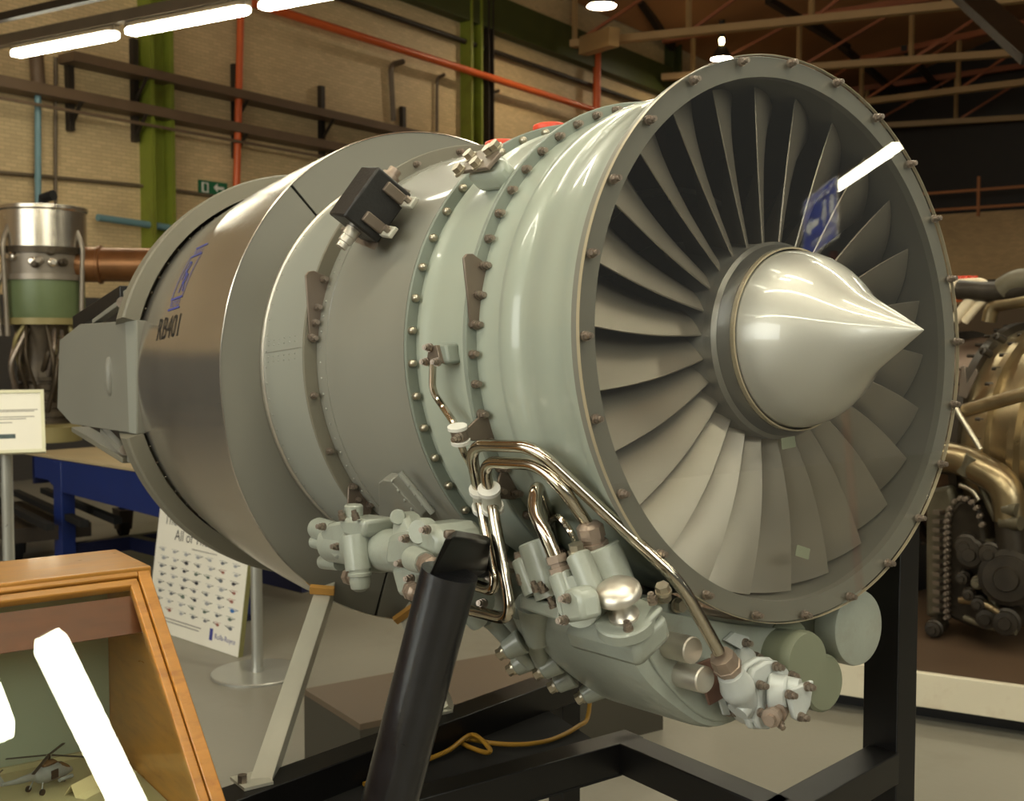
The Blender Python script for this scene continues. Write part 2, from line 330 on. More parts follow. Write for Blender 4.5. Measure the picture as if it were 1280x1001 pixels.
# badge: bar with ROLLS, interlinked R R, bar with ROYCE
BX, BT = -3.245, 153.78
def badge_rect(x0, y0, x1, y1):
    b = MB(); n = 8
    P = []; F = []
    for i in range(n + 1):
        y = y0 + (y1 - y0) * i / n; P += [(x0, y, 0), (x1, y, 0)]
    F = [(2 * i, 2 * i + 1, 2 * i + 3, 2 * i + 2) for i in range(n)]
    me = bpy.data.meshes.new('badge_bar'); me.from_pydata(P, [], F); return me
for (x0, y0, x1, y1) in ((-.10, .185, .10, .197), (-.10, .125, .10, .137), (-.10, -.137, .10, -.125), (-.10, -.197, .10, -.185), (-.10, -.125, -.088, .125), (.088, -.125, .10, .125)):
    on_cowl('badge_bar', badge_rect(x0, y0, x1, y1), BX, BT, 1, 1, M['blue'])
for body, y, sy in (('ROLLS', .143, .052), ('ROYCE', -.179, .052)):
    on_cowl('badge_lettering', text_mesh(body, 1.0, 0, 'CENTER'), BX, BT - math.degrees(y / 1.2), .052, sy, M['blue'])
on_cowl('badge_lettering', text_mesh('R', 1.0, 0, 'CENTER'), BX - .02, BT - math.degrees(-.02 / 1.2), .15, .17, M['blue'])
on_cowl('badge_lettering', text_mesh('R', 1.0, 0, 'CENTER'), BX + .025, BT - math.degrees(-.10 / 1.2), .15, .17, M['blue'])
rv = MB()
for k in range(70):
    a = 360 / 70 * k; rv.rev(pol(XE + 0.045, cowl_r(XE + 0.045, a), a), pol(0, 1, a), [(0, 0.008), (0.005, 0.006), (0.007, 0.001)], 6)
tag(ep(rv, 'rivets', M['boltb']), kind='stuff')

# --- reverser doors: rim ring + shell, dark gap inside
for a0, a1 in ((16, 164), (196, 344)):
    d = ep(MB().lathe([(-3.86, 1.175), (-3.86, 1.262), (-3.875, 1.272), (-4.02, 1.262), (-4.5, 1.12), (-5.2, 0.86), (-5.75, 0.62), (-5.75, 0.60), (-5.2, 0.84), (-4.5, 1.09), (-4.02, 1.175)], 64, a0, a1, True), 'reverser_door', M['olive'])
ep(MB().lathe([(-3.9, 1.11), (-3.9, 1.0), (-4.2, 0.95), (-5.3, 0.66), (-5.3, 0.62), (-4.2, 0.9), (-3.88, 0.96), (-3.88, 1.11)], 96, closed=True), 'exhaust_duct', M['dark'])
# --- side plates with bevelled ends
def side_plate(sgn):
    y = -1.155 * -sgn
    P = [(-3.821, 0.3296), (-4.999, 0.3875), (-5.507, 0.311), (-5.635, -0.1617), (-5.279, -0.2737), (-3.894, -0.3257)]
    sp = ep(MB().prism([(x, y, z) for x, z in P], (0, -0.05 * sgn, 0)), 'side_plate', M['grey_d'], bevel=0.002)
    xm = -4.027
    ep(MB().prism([(P[0][0], y + .004 * sgn, P[0][1]), (xm, y + .004 * sgn, P[0][1] + .005), (xm, y + .004 * sgn, P[5][1] + .005), (P[5][0], y + .004 * sgn, P[5][1])], (0, -0.01 * sgn, 0)), 'joint_strip', M['grey_l'], sp)
    q = (-4.377, -1.15, 0.02454)
    bl = MB(); n = 20; rings = []
    for h, s in ((0, 1), (.012, .93), (.022, .72), (.028, .42), (.03, .1)):
        rings.append([(q[0] + .045 * s * math.cos(2 * PI * i / n), y + h * sgn, q[2] + .125 * s * math.sin(2 * PI * i / n)) for i in range(n)])
    ep(bl.loft(rings), 'blister', M['grey_d'], sp, ang=60)
side_plate(-1)
side_plate(1)
# --- reverser linkage above and below the near plate
def link(name, pts, m, wx, wz, par=None):
    return ep(MB().bar(pts[0], pts[1], wx, wz, (0, 1, 0)), name, m, par, bevel=0.002)
link('link_channel', ((-5.474, -1.02, 0.4269), (-4.296, -1.05, 0.5269)), M['blackm'], 0.10, 0.10)
link('link_arm', ((-4.742, -1.12, 0.3856), (-4.202, -1.12, 0.4587)), M['grey_d'], 0.03, 0.055)
ep(MB().cyl((-4.508, -1.02, 0.4914), (-4.057, -1.16, 0.4506), 0.035, n=16), 'link_pivot', M['bolt'])
ep(MB().bar((-4.105, -1.1, 0.3888), (-4.119, -1.1, 0.5337), 0.08, 0.05, (0, 1, 0)), 'link_bracket', M['grey_d'], bevel=0.002)
link('link_channel', ((-5.569, -1.02, -0.3141), (-4.333, -1.05, -0.498)), M['olive'], 0.035, 0.12)
link('link_arm', ((-4.722, -1.1, -0.3155), (-4.277, -1.1, -0.4493)), M['grey_d'], 0.03, 0.055)
ep(MB().cyl((-4.55, -1.02, -0.44), (-4.096, -1.16, -0.4225), 0.035, n=16), 'link_pivot', M['bolt'])
ep(MB().bar((-4.142, -1.1, -0.3449), (-4.16, -1.1, -0.5045), 0.08, 0.05, (0, 1, 0)), 'link_bracket', M['grey_d'], bevel=0.002)

# --- spinner, hub, fan blades, stator vanes
sp = [(-0.08, 0.322), (0.0, 0.322), (0.035, 0.318), (0.08, 0.306), (0.12, 0.288), (0.16, 0.263), (0.20, 0.231), (0.235, 0.198), (0.265, 0.168), (0.29, 0.147), (0.32, 0.126), (0.36, 0.102), (0.42, 0.066), (0.48, 0.028), (0.515, 0.006), (0.522, 0.0008)]
ep(MB().lathe(sp, 96), 'spinner', M['spin'], ang=60)
ep(MB().lathe([(-0.016, 0.320), (-0.016, 0.337), (-0.062, 0.3515), (-0.062, 0.320)], 96, closed=True), 'hub_seal_ring', M['hubd'])
ep(MB().lathe([(-0.0625, 0.30), (-0.0625, 0.352), (-0.078, 0.3635), (-0.115, 0.3635), (-0.116, 0.358), (-0.4, 0.40), (-0.6, 0.43), (-0.6, 0.3)], 96, closed=True), 'fan_hub', M['hub'])
def blade_mesh():
    NR, NC = 9, 9; up = []; lo = []
    for i in range(NR):
        t = i / (NR - 1); r = 0.355 + (0.935 - 0.355) * t
        be = math.radians(24 + 36 * t ** 0.9); c = 0.25 + 0.075 * t; xle = -0.128 + 0.016 * t + 0.012 * math.sin(PI * t); y0 = 0.018 * math.sin(PI * t)
        for j in range(NC):
            s = j / (NC - 1); th = 0.011 * (1 - 0.5 * t) * math.sin(PI * min(1, s * 0.93 + 0.05)) + 0.0012; cam = 0.034 * (1 - .6 * t) * 4 * s * (1 - s)
            for lst, sg in ((up, 1), (lo, -1)):
                ax = -c * s * math.cos(be) + (cam + sg * th) * math.sin(be) * 1.0
                tg = -c * s * math.sin(be) - (cam + sg * th) * math.cos(be) + y0
                ph = tg / r; lst.append((xle + ax, -r * math.sin(ph), r * math.cos(ph)))
    b = MB(); b.v = up + lo; n = NR * NC
    for i in range(NR - 1):
        for j in range(NC - 1):
            a = i * NC + j; b.f.append((a, a + 1, a + NC + 1, a + NC)); b.f.append((n + a, n + a + NC, n + a + NC + 1, n + a + 1))
        for j in (0, NC - 1):
            a = i * NC + j; b.f.append((a, a + NC, n + a + NC, n + a))
    for i in (0, NR - 1):
        for j in range(NC - 1):
            a = i * NC + j; b.f.append((a, n + a, n + a + 1, a + 1))
    return b.mesh('fan_blade', M['blade'], U, 50)
BL = blade_mesh()
for k in range(26):
    put('fan_blade', BL, ENG, (0, 0, 0), Matrix.Rotation(math.radians(-86.58 - 90 + 360 / 26 * k), 3, 'X'))
vm = MB()
for t in range(5):
    pass
vm.loft([[(-0.62, -0.02, r), (-0.68, 0.0, r), (-0.80, 0.012, r), (-0.80, 0.004, r), (-0.68, -0.01, r)] for r in (0.42, 0.6, 0.78, 0.925)])
VM = vm.mesh('stator_vane', M['vane'], U, 40)
for k in range(40): put('stator_vane', VM, ENG, (0, 0, 0), Matrix.Rotation(2 * PI * k / 40, 3, 'X'))
ep(MB().lathe([(-0.84, 0.3), (-0.84, 0.93), (-0.86, 0.93), (-0.86, 0.3)], 64, closed=True), 'core_blocker', M['dark'])  # black annular blocker, put in for the darkness behind the vanes
ep(MB().lathe([(-0.55, 0.62), (-0.56, 0.645), (-0.83, 0.66), (-0.83, 0.64)], 64, closed=True), 'splitter_ring', M['hub'])

# --- ignition box on the upper left of the bypass duct
IB = ep(MB().prism([(-1.647, -0.9226, 0.5219), (-1.37, -0.9621, 0.4449), (-1.336, -0.8007, 0.6946), (-1.706, -0.687, 0.8072)], (0, 0, 0.0001)), 'box_foot', M['bracket'])
c1 = Vector((-1.445, -0.9783, 0.503)); c2 = Vector((-1.381, -0.8351, 0.716)); ax = (c2 - c1).normalized(); nr = Vector((0, c1.y + c2.y, c1.z + c2.z)).normalized(); nr = (nr - ax * nr.dot(ax)).normalized(); sd = ax.cross(nr)
bx = MB().box((c1 + c2) / 2 + nr * 0.055, (0.19, 0.185, (c2 - c1).length * 0.94), Matrix((sd, nr, ax)).transposed())
IG = ep(bx, 'ignition_box', M['box'], bevel=0.004)
e0 = c1 + nr * 0.05 + ax * 0.01 + sd * 0.0
ep(MB().rev(e0 - ax * -0.02, -ax, [(0, 0.052), (0.02, 0.052), (0.021, 0.034), (0.06, 0.034), (0.062, 0.03), (0.09, 0.03), (0.092, 0.024), (0.115, 0.024)], 18), 'connector', M['alu'], IG)
e1 = c2 + nr * 0.05
ep(MB().rev(e1 - ax * 0.03, ax, [(0, 0.04), (0.05, 0.04), (0.052, 0.028), (0.08, 0.028)], 18), 'connector', M['brz'], IG)
sdn = sd if sd.x > 0 else -sd
for f in (0.24, 0.80):
    q = c1 + (c2 - c1) * f + sdn * 0.10
    ep(MB().box(q + nr * 0.03, (0.03, 0.10, 0.045), Matrix((sdn, nr, ax)).transposed()), 'mounting_clip', M['bracket'], IG, bevel=0.002)
    ep(MB().box(q + sdn * 0.045 - nr * 0.028, (0.11, 0.02, 0.05), Matrix((sdn, nr, ax)).transposed()), 'mounting_foot', M['strut'], IG, bevel=0.002)
    ep(MB().cyl(q + sdn * 0.07 - nr * 0.02, q + sdn * 0.07 + nr * 0.006, 0.014, n=6), 'foot_bolt', M['bolt'], IG)

# --- triangular brackets bolted to the flanges
def bracket(name, pts, thick, hole=None):
    n = (Vector(pts[1]) - Vector(pts[0])).cross(Vector(pts[2]) - Vector(pts[0])).normalized()
    if n.y > 0: n = -n
    return ep(MB().prism(pts, n * thick), name, M['bracket'], bevel=0.0015)
def rim(x, r, u): return [pol(x, r, t) for t in u]
BK = ep(MB().prism([(-0.659, -1.009, 0.3274), (-0.659, -0.9948, 0.3424), (-0.659, -0.9671, 0.3436), (-0.659, -0.8987, 0.3032), (-0.659, -0.9208, 0.1925), (-0.659, -0.9463, 0.08235), (-0.659, -0.9677, 0.07069), (-0.659, -0.9876, 0.09349)], (0.012, 0, 0)), 'flange_bracket', M['bracket'], bevel=0.0015)
bolt_at((-0.647, -0.9212, 0.301), (1, 0, 0), BK, BOLT)
bolt_at((-0.647, -0.9465, 0.1937), (1, 0, 0), BK, BOLT)
bolt_at((-0.647, -0.9648, 0.08714), (1, 0, 0), BK, BOLT)
BK = ep(MB().prism([(-1.851, -1.048, 0.3868), (-1.851, -1.032, 0.405), (-1.851, -1.005, 0.4095), (-1.851, -0.9277, 0.3802), (-1.851, -0.96, 0.2547), (-1.851, -0.9926, 0.1193), (-1.851, -1.013, 0.09452), (-1.851, -1.036, 0.1051)], (0.012, 0, 0)), 'flange_bracket', M['bracket'], bevel=0.0015)
bolt_at((-1.839, -0.9617, 0.3708), (1, 0, 0), BK, BOLT)
bolt_at((-1.839, -0.9976, 0.2459), (1, 0, 0), BK, BOLT)
bolt_at((-1.839, -1.012, 0.1786), (1, 0, 0), BK, BOLT)
bolt_at((-1.839, -1.022, 0.108), (1, 0, 0), BK, BOLT)
BK = ep(MB().prism([(-0.659, -1.032, -0.3172), (-0.659, -1.02, -0.2807), (-0.659, -0.9414, -0.2265), (-0.659, -0.9174, -0.2447), (-0.659, -0.8923, -0.3243), (-0.659, -0.9908, -0.3279)], (0.012, 0, 0)), 'clip_bracket', M['bracket'], bevel=0.0015)
bolt_at((-0.647, -0.9535, -0.2347), (1, 0, 0), BK, BOLT)
BK = ep(MB().prism([(-0.659, -0.8678, -0.4248), (-0.659, -0.8432, -0.441), (-0.659, -0.7851, -0.5336), (-0.659, -0.8151, -0.5518), (-0.659, -0.9153, -0.5407), (-0.659, -0.9034, -0.5097)], (0.012, 0, 0)), 'clip_bracket', M['bracket'], bevel=0.0015)
bolt_at((-0.647, -0.8661, -0.4362), (1, 0, 0), BK, BOLT)
bolt_at((-0.647, -0.8837, -0.5164), (1, 0, 0), BK, BOLT)
bolt_at((-0.647, -0.8121, -0.5308), (1, 0, 0), BK, BOLT)
BK = ep(MB().prism([(-1.851, -0.8716, -0.557), (-1.851, -0.8469, -0.5445), (-1.851, -0.7487, -0.6577), (-1.851, -0.7667, -0.6963), (-1.851, -0.8857, -0.7143)], (0.012, 0, 0)), 'hanger_plate', M['bracket'], bevel=0.0015)
bolt_at((-1.839, -0.8538, -0.5578), (1, 0, 0), BK, BOLT)
bolt_at((-1.839, -0.7715, -0.6477), (1, 0, 0), BK, BOLT)
SHT = ep(MB().prism([Vector(p) for p in [(-1.489, -0.8704, -0.4924), (-1.431, -0.8794, -0.4761), (-1.373, -0.8788, -0.4773), (-1.294, -0.7816, -0.6237), (-1.317, -0.7564, -0.6542), (-1.432, -0.7142, -0.7), (-1.757, -0.6107, -0.7919), (-1.968, -0.6075, -0.7943)]], (0.0, -0.045, -0.03)), 'hanger_plate', M['grey'], bevel=0.002)
ep(MB().tube([(-1.27, -0.9352, -0.4663), (-1.201, -0.8287, -0.6366)], 0.014, 8), 'plate_edge', M['grey_l'], SHT)
rv = MB()
rv.rev((-1.364, -0.9194, -0.5072), (0, -1, -0.3), [(0, 0.008), (0.006, 0.006), (0.008, 0.001)], 6)
rv.rev((-1.356, -0.8955, -0.5483), (0, -1, -0.3), [(0, 0.008), (0.006, 0.006), (0.008, 0.001)], 6)
rv.rev((-1.352, -0.8686, -0.59), (0, -1, -0.3), [(0, 0.008), (0.006, 0.006), (0.008, 0.001)], 6)
rv.rev((-1.342, -0.8413, -0.6283), (0, -1, -0.3), [(0, 0.008), (0.006, 0.006), (0.008, 0.001)], 6)
rv.rev((-1.351, -0.8068, -0.6719), (0, -1, -0.3), [(0, 0.008), (0.006, 0.006), (0.008, 0.001)], 6)
rv.rev((-1.266, -0.9308, -0.4859), (0, -1, -0.3), [(0, 0.008), (0.006, 0.006), (0.008, 0.001)], 6)
rv.rev((-1.245, -0.911, -0.522), (0, -1, -0.3), [(0, 0.008), (0.006, 0.006), (0.008, 0.001)], 6)
rv.rev((-1.234, -0.8889, -0.5588), (0, -1, -0.3), [(0, 0.008), (0.006, 0.006), (0.008, 0.001)], 6)
rv.rev((-1.225, -0.8621, -0.5995), (0, -1, -0.3), [(0, 0.008), (0.006, 0.006), (0.008, 0.001)], 6)
tag(ep(rv, 'rivets', M['grey_l'], SHT), kind='stuff')
# pads on top: four bolt plate and its cast pad
tp = [(-0.9005, -0.831, 0.682), (-0.6933, -0.8496, 0.6587), (-0.6753, -0.8021, 0.7157), (-0.7777, -0.7566, 0.7637), (-0.9475, -0.7511, 0.769)]
nn = Vector((0, tp[0][1], tp[0][2])).normalized()
ep(MB().prism([Vector(p) - nn * 0.11 for p in tp], nn * 0.10), 'mount_pad', M['duck'], bevel=0.012)
PL = ep(MB().prism(tp, nn * 0.018), 'mount_plate', M['bracket'], bevel=0.002)
for q in ((-0.8947, -0.8276, 0.6782), (-0.7808, -0.824, 0.6826), (-0.8922, -0.7749, 0.7378), (-0.7527, -0.7831, 0.7292), (-0.7248, -0.773, 0.7398)):
    bolt_at(Vector(q) + nn * 0.018, nn, PL, HEX)
# red capped ports on the far side of the top
for c in ((-1.618, -0.12, 0.9902), (-1.477, 0.06, 1.06)):
    ep(MB().cyl((c[0], c[1], c[2] - 0.14), c, 0.075, n=24), 'port_boss', M['grey_l'])
    ep(MB().cyl(c, (c[0], c[1], c[2] + 0.035), 0.08, n=24), 'port_cap', M['red'], bevel=0.004)
# pressure probe with its pipe
q = Vector((-0.8808, -0.99, 0.001135)); pr = ep(MB().prism([(-0.8384, -1.03, 0.02881), (-0.7566, -1.03, 0.02726), (-0.7351, -1.029, -0.04335), (-0.7844, -1.029, -0.05009)], (0, 0.06, 0)), 'probe_block', M['duck2'], bevel=0.004)
ep(MB().prism([(-0.8424, -1.045, 0.02315), (-0.7927, -1.045, 0.02342), (-0.7655, -1.044, -0.04484), (-0.87, -1.044, -0.04354)], (0, 0.02, 0)), 'probe_flange', M['bracket'], pr, bevel=0.001)
for u in ((-0.829, -1.05, 0.01657), (-0.8553, -1.049, -0.03521), (-0.7785, -1.049, -0.03843)): bolt_at(u, (0.3, -1, 0), pr, BOLT_S)
ep(MB().tube([(-0.8191, -1.044, -0.03678), (-0.8538, -1.03, -0.1421), (-0.8169, -1.011, -0.1994), (-0.6927, -1.035, -0.2716), (-0.6661, -1.032, -0.3516), (-0.6921, -0.9658, -0.4369), (-0.9245, -0.7854, -0.619)], 0.0135, 10, 0.06), 'probe_pipe', M['steel'])

# --- steel fuel tubes
ep(MB().tube([(-0.8006, -0.98, -0.842), (-0.513, -1, -0.8541), (-0.663, -0.9616, -0.5342), (-0.5919, -1.047, -0.338), (-0.2441, -1.026, -0.3382), (0.055, -0.6793, -0.7896), (0.05, -0.5043, -1.047)], 0.0215, 14, 0.085, 8), 'fuel_tube', M['steel'])
ep(MB().tube([(-0.8137, -1, -0.9386), (-0.4329, -1, -0.9401), (-0.57, -0.9776, -0.5362), (-0.5466, -1.026, -0.3969), (-0.273, -0.9929, -0.3988), (-0.1752, -0.9724, -0.4698), (-0.1712, -0.86, -0.6157)], 0.0215, 14, 0.085, 8), 'fuel_tube', M['steel'])
cl = ep(MB().cyl((-0.634, -0.9769, -0.5056), (-0.6764, -0.9399, -0.5715), 0.034, n=18).cyl((-0.5505, -0.9967, -0.4998), (-0.5841, -0.9619, -0.5639), 0.034, n=18), 'tube_clamp', M['strut'])
for a, b in (((-0.6317, -0.9816, -0.4965), (-0.6391, -0.9752, -0.5088)), ((-0.673, -0.9437, -0.5652), (-0.6825, -0.9359, -0.5781)), ((-0.5486, -1.001, -0.491), (-0.5554, -0.9951, -0.503)), ((-0.5811, -0.9655, -0.5577), (-0.5898, -0.9581, -0.5702))):
    ep(MB().cyl(a, b, 0.041, n=18), 'clamp_liner', M['whitep'], cl)
cc = ep(MB().cyl((-0.661, -1.049, -0.2765), (-0.6633, -1.036, -0.3227), 0.03, n=16), 'tube_clamp', M['bracket'])
for a, b in (((-0.661, -1.051, -0.2708), (-0.6637, -1.048, -0.2823)), ((-0.6643, -1.037, -0.3199), (-0.668, -1.033, -0.3315))): ep(MB().cyl(a, b, 0.036, n=16), 'clamp_liner', M['whitep'], cc)
bolt_at((-0.595, -1.087, -0.308), (0.2, -1, -0.3), cc, BOLT)

# --- gearbox slung under the fan case
def ring_at(x, P, dy=0, dz=0, k=1.0, c=(-0.32, -1.1)):
    return [(x, c[0] + (y - c[0]) * k + dy, c[1] + (z - c[1]) * k + dz) for y, z in P]
def smooth_poly(P, it=2):
    for _ in range(it):
        Q = []
        for a, b in zip(P, P[1:] + P[:1]):
            Q += [(a[0] * .75 + b[0] * .25, a[1] * .75 + b[1] * .25), (a[0] * .25 + b[0] * .75, a[1] * .25 + b[1] * .75)]
        P = Q
    return P
GP = smooth_poly([(-0.76, -0.86), (-0.785, -1.0), (-0.72, -1.13), (-0.55, -1.275), (-0.385, -1.385), (-0.20, -1.375), (0.0, -1.30), (0.14, -1.20), (0.14, -1.09), (0.02, -1.045), (-0.25, -1.0), (-0.5, -0.92), (-0.66, -0.85)], 2)
GB = ep(MB().loft([ring_at(-0.66, GP, k=0.93), ring_at(-0.64, GP, k=0.985), ring_at(-0.61, GP), ring_at(-0.20, GP), ring_at(-0.15, GP, k=0.985), ring_at(-0.125, GP, k=0.95)]), 'gearbox', M['cast'], ang=50)
fp = smooth_poly([(-0.70, -0.90), (-0.70, -1.02), (-0.60, -1.17), (-0.385, -1.36), (-0.2, -1.345), (0.1, -1.2), (0.12, -1.13), (0.04, -1.075), (-0.25, -1.015), (-0.55, -0.93)], 2)
ep(MB().loft([ring_at(-0.13, fp), ring_at(-0.112, fp, k=0.99)]), 'gearbox_cover', M['cast'], GB, bevel=0.002)
# rear webbed casting
gp2 = smooth_poly([(-0.70, -0.90), (-0.76, -1.0), (-0.72, -1.1), (-0.55, -1.24), (-0.38, -1.34), (-0.15, -1.3), (0.1, -1.15), (0.0, -1.0), (-0.4, -0.92)], 2)
ep(MB().loft([ring_at(-0.62, gp2), ring_at(-0.72, gp2, k=0.94, dy=-0.01), ring_at(-0.86, gp2, k=0.9, dy=-0.03, dz=0.01), ring_at(-1.0, gp2, k=0.86, dy=-0.06, dz=0.03), ring_at(-1.14, gp2, k=0.74, dy=-0.12, dz=0.06), ring_at(-1.2, gp2, k=0.55, dy=-0.15, dz=0.08)]), 'gearbox_rear_casting', M['cast'], GB, ang=60)
for q in ((-0.7278, -0.84, -1.125), (-0.7435, -0.66, -1.233), (-0.8373, -0.72, -1.225), (-0.7857, -0.56, -1.312), (-0.7429, -0.46, -1.365)):
    d = Vector((-0.55, -0.55, -0.45)).normalized(); ep(MB().cyl(Vector(q) - d * 0.09, Vector(q) - d * 0.012, 0.05, 0.036, n=16), 'bolt_boss', M['cast'], GB, bevel=0.003)
    bolt_at(Vector(q) - d * 0.012, d, GB, HEX)
for a, b, r0, r1 in (((-0.6378, -0.8, -0.9575), (-0.7555, -0.62, -1.239), 0.05, 0.03), ((-0.8044, -0.84, -1.014), (-0.7663, -0.68, -1.206), 0.03, 0.025), ((-0.5726, -0.8, -0.9196), (-0.6406, -0.74, -1.079), 0.07, 0.05)):
    ep(MB().cyl(a, b, r0, r1, n=14), 'casting_web', M['cast'], GB)
for p0, p1, sz in (((-0.7828, -0.95, -0.9503), (-0.7804, -0.9, -1.005), 0.05), ((-0.8266, -0.9, -0.888), (-0.7533, -0.9, -0.811), 0.05), ((-0.7708, -0.88, -0.8838), (-0.7147, -0.88, -0.8092), 0.04), ((-0.8836, -0.9, -0.9343), (-0.7551, -0.9, -0.9298), 0.06)):
    ep(MB().cyl(p0, p1, sz, sz * 0.9, n=14), 'housing_boss', M['cast'], GB)

for p in ((-0.6158, -0.95, -0.8189), (-0.6331, -0.98, -0.9088),): bolt_at(p, (0.3, -1, 0.2), GB, BOLT)
# front end: turned stubs, plates, blanking caps
for c in ((-0.13, -0.5766, -1.038), (-0.13, -0.5244, -1.146)):
    ep(MB().rev(c, (1, 0, 0), [(0, 0.046), (0.128, 0.046), (0.133, 0.042)], 28), 'turned_stub', M['alu'], GB)
ep(MB().prism([(-0.09, -0.482, -1.115), (-0.09, -0.4111, -1.105), (-0.09, -0.3295, -1.249), (-0.09, -0.4225, -1.268)], (0.012, 0, 0)), 'red_brown_plate', M['rbrown'], GB, bevel=0.001)
ep(MB().prism([(-0.09, -0.3743, -1.257), (-0.09, -0.3501, -1.256), (-0.09, -0.3207, -1.321), (-0.09, -0.3528, -1.315)], (0.01, 0, 0)), 'gasket_tab', M['cast_w'], GB)
bolt_at((-0.1, -0.3098, -1.317), (1, 0, 0), GB, BOLT)
ep(MB().prism([(-0.105, -0.3252, -1.059), (-0.105, -0.2793, -1.038), (-0.105, -0.2056, -1.064), (-0.105, -0.1904, -1.098), (-0.105, -0.237, -1.108)], (0.016, 0, 0)), 'gasket_tab', M['cast_w'], GB)
for q in ((-0.09, -0.2272, -1.081), (-0.11, -0.5371, -0.9062), (-0.09, -0.1751, -1.138), (-0.11, -0.6106, -0.8662)): bolt_at(q, (1, 0, 0), GB, HEX if q[1] < -0.5 else BOLT)
c = Vector((0.02, -0.01986, -1.168)); ep(MB().rev((c.x - 0.30, c.y, c.z), (1, 0, 0), [(0, 0.105), (0.25, 0.105), (0.255, 0.112), (0.28, 0.112), (0.30, 0.104)], 36), 'blanking_cap', M['olive_cap'], GB)
c = Vector((-0.08, 0.4161, -1.124)); ep(MB().rev((c.x - 0.52, c.y, c.z), (1, 0, 0), [(0, 0.10), (0.1, 0.10), (0.12, 0.125), (0.3, 0.128), (0.31, 0.135), (0.33, 0.135), (0.34, 0.13), (0.4, 0.13), (0.42, 0.148), (0.50, 0.150), (0.515, 0.145), (0.52, 0.135)], 40), 'starter_canister', M['cast'], GB)
c = Vector((-0.12, 0.2019, -1.297)); ep(MB().rev((c.x - 0.05, c.y + 0.01, c.z - 0.01), (1, 0, 0), [(0, 0.11), (0.07, 0.11), (0.08, 0.10)], 36), 'blanking_cap', M['olive_cap'], GB)
ep(MB().cyl((-0.2, 0.05723, -1.104), (-0.1, 0.0163, -1.112), 0.08, n=20), 'housing_boss', M['olive_cap'], GB)
# elbow valve on the front face
VV = ep(MB().tube([(0.05, -0.454, -1.125), (0.04, -0.4109, -1.186), (0, -0.3233, -1.276)], lambda t: 0.046 + 0.014 * math.sin(PI * t), 18, 0.05), 'elbow_valve', M['cast_w'], GB, ang=60)
ep(MB().tube([(-0.02, -0.2809, -1.193), (0.02, -0.3599, -1.243), (0.02, -0.3932, -1.275)], lambda t: 0.05 - 0.012 * t, 16), 'valve_body', M['cast_w'], VV, ang=60)
ep(MB().cyl((-0.11, -0.1767, -1.286), (0.03, -0.3058, -1.229), 0.105, 0.095, n=28), 'valve_body', M['cast_w'], VV, bevel=0.006)
ep(MB().rev((0.05, -0.4935, -1.062), Vector((0.03, -0.3847, -1.198)) - Vector((0.05, -0.4935, -1.062)), [(0, 0.03), (0.0, 0.042), (0.02, 0.046), (0.045, 0.046), (0.047, 0.05), (0.06, 0.05), (0.062, 0.044), (0.08, 0.044)], 8), 'union_nut', M['brz'], VV)
ep(MB().cyl((-0.1, -0.223, -1.138), (0, -0.3269, -1.181), 0.045, n=16), 'housing_boss', M['cast_w'], VV)
fl = smooth_poly([(-.10, .09), (.03, .12), (.13, .05), (.12, -.04), (.02, -.13), (-.07, -.11), (-.05, 0)], 1)
c = Vector((0.03, -0.2771, -1.226)); ep(MB().prism([c + Vector((0, a, b)) for a, b in fl], (0.03, 0, 0)), 'valve_flange', M['cast_w'], VV, bevel=0.004)
ep(MB().prism([c + Vector((-0.035, a * 1.06, b * 1.06)) for a, b in fl], (0.03, 0, 0)), 'valve_flange', M['cast_w'], VV, bevel=0.004)
for q in ((0.07, -0.3326, -1.184), (0.07, -0.2488, -1.135), (0.07, -0.3331, -1.279), (0.06, -0.1599, -1.183)): bolt_at(q, (1, 0, 0), VV, BOLT)
ep(MB().cyl(c + Vector((0.02, 0.02, 0.0)), c + Vector((0.075, 0.05, 0.0)), 0.072, 0.06, n=24), 'valve_neck', M['cast_w'], VV, bevel=0.004)
ep(MB().cyl(c + Vector((0.06, 0.06, 0.01)), c + Vector((0.10, 0.08, 0.01)), 0.045, 0.04, n=20), 'valve_neck', M['cast_w'], VV)
ep(MB().prism([(0.13, -0.285, -1.197), (0.13, -0.1471, -1.186), (0.13, -0.168, -1.268), (0.13, -0.2167, -1.32), (0.13, -0.253, -1.299)], (0.022, 0, 0)), 'end_plate', M['cast_w'], VV, bevel=0.003)
for q in ((0.153, -0.2842, -1.209), (0.153, -0.1887, -1.199), (0.153, -0.2267, -1.296)): bolt_at(q, (1, 0, 0), VV, BOLT)
ep(MB().rev((0.08, -0.2466, -1.277), Vector((0.14, -0.3894, -1.294)) - Vector((0.08, -0.2466, -1.277)), [(0, 0.03), (0.02, 0.03), (0.022, 0.04), (0.05, 0.04), (0.052, 0.026), (0.075, 0.026), (0.077, 0.034), (0.1, 0.034), (0.102, 0.02), (0.12, 0.02)], 8), 'drain_union', M['brz'], VV)
bolt_at((0.12, -0.3028, -1.305), (1, -0.3, -0.5), VV, BOLT)
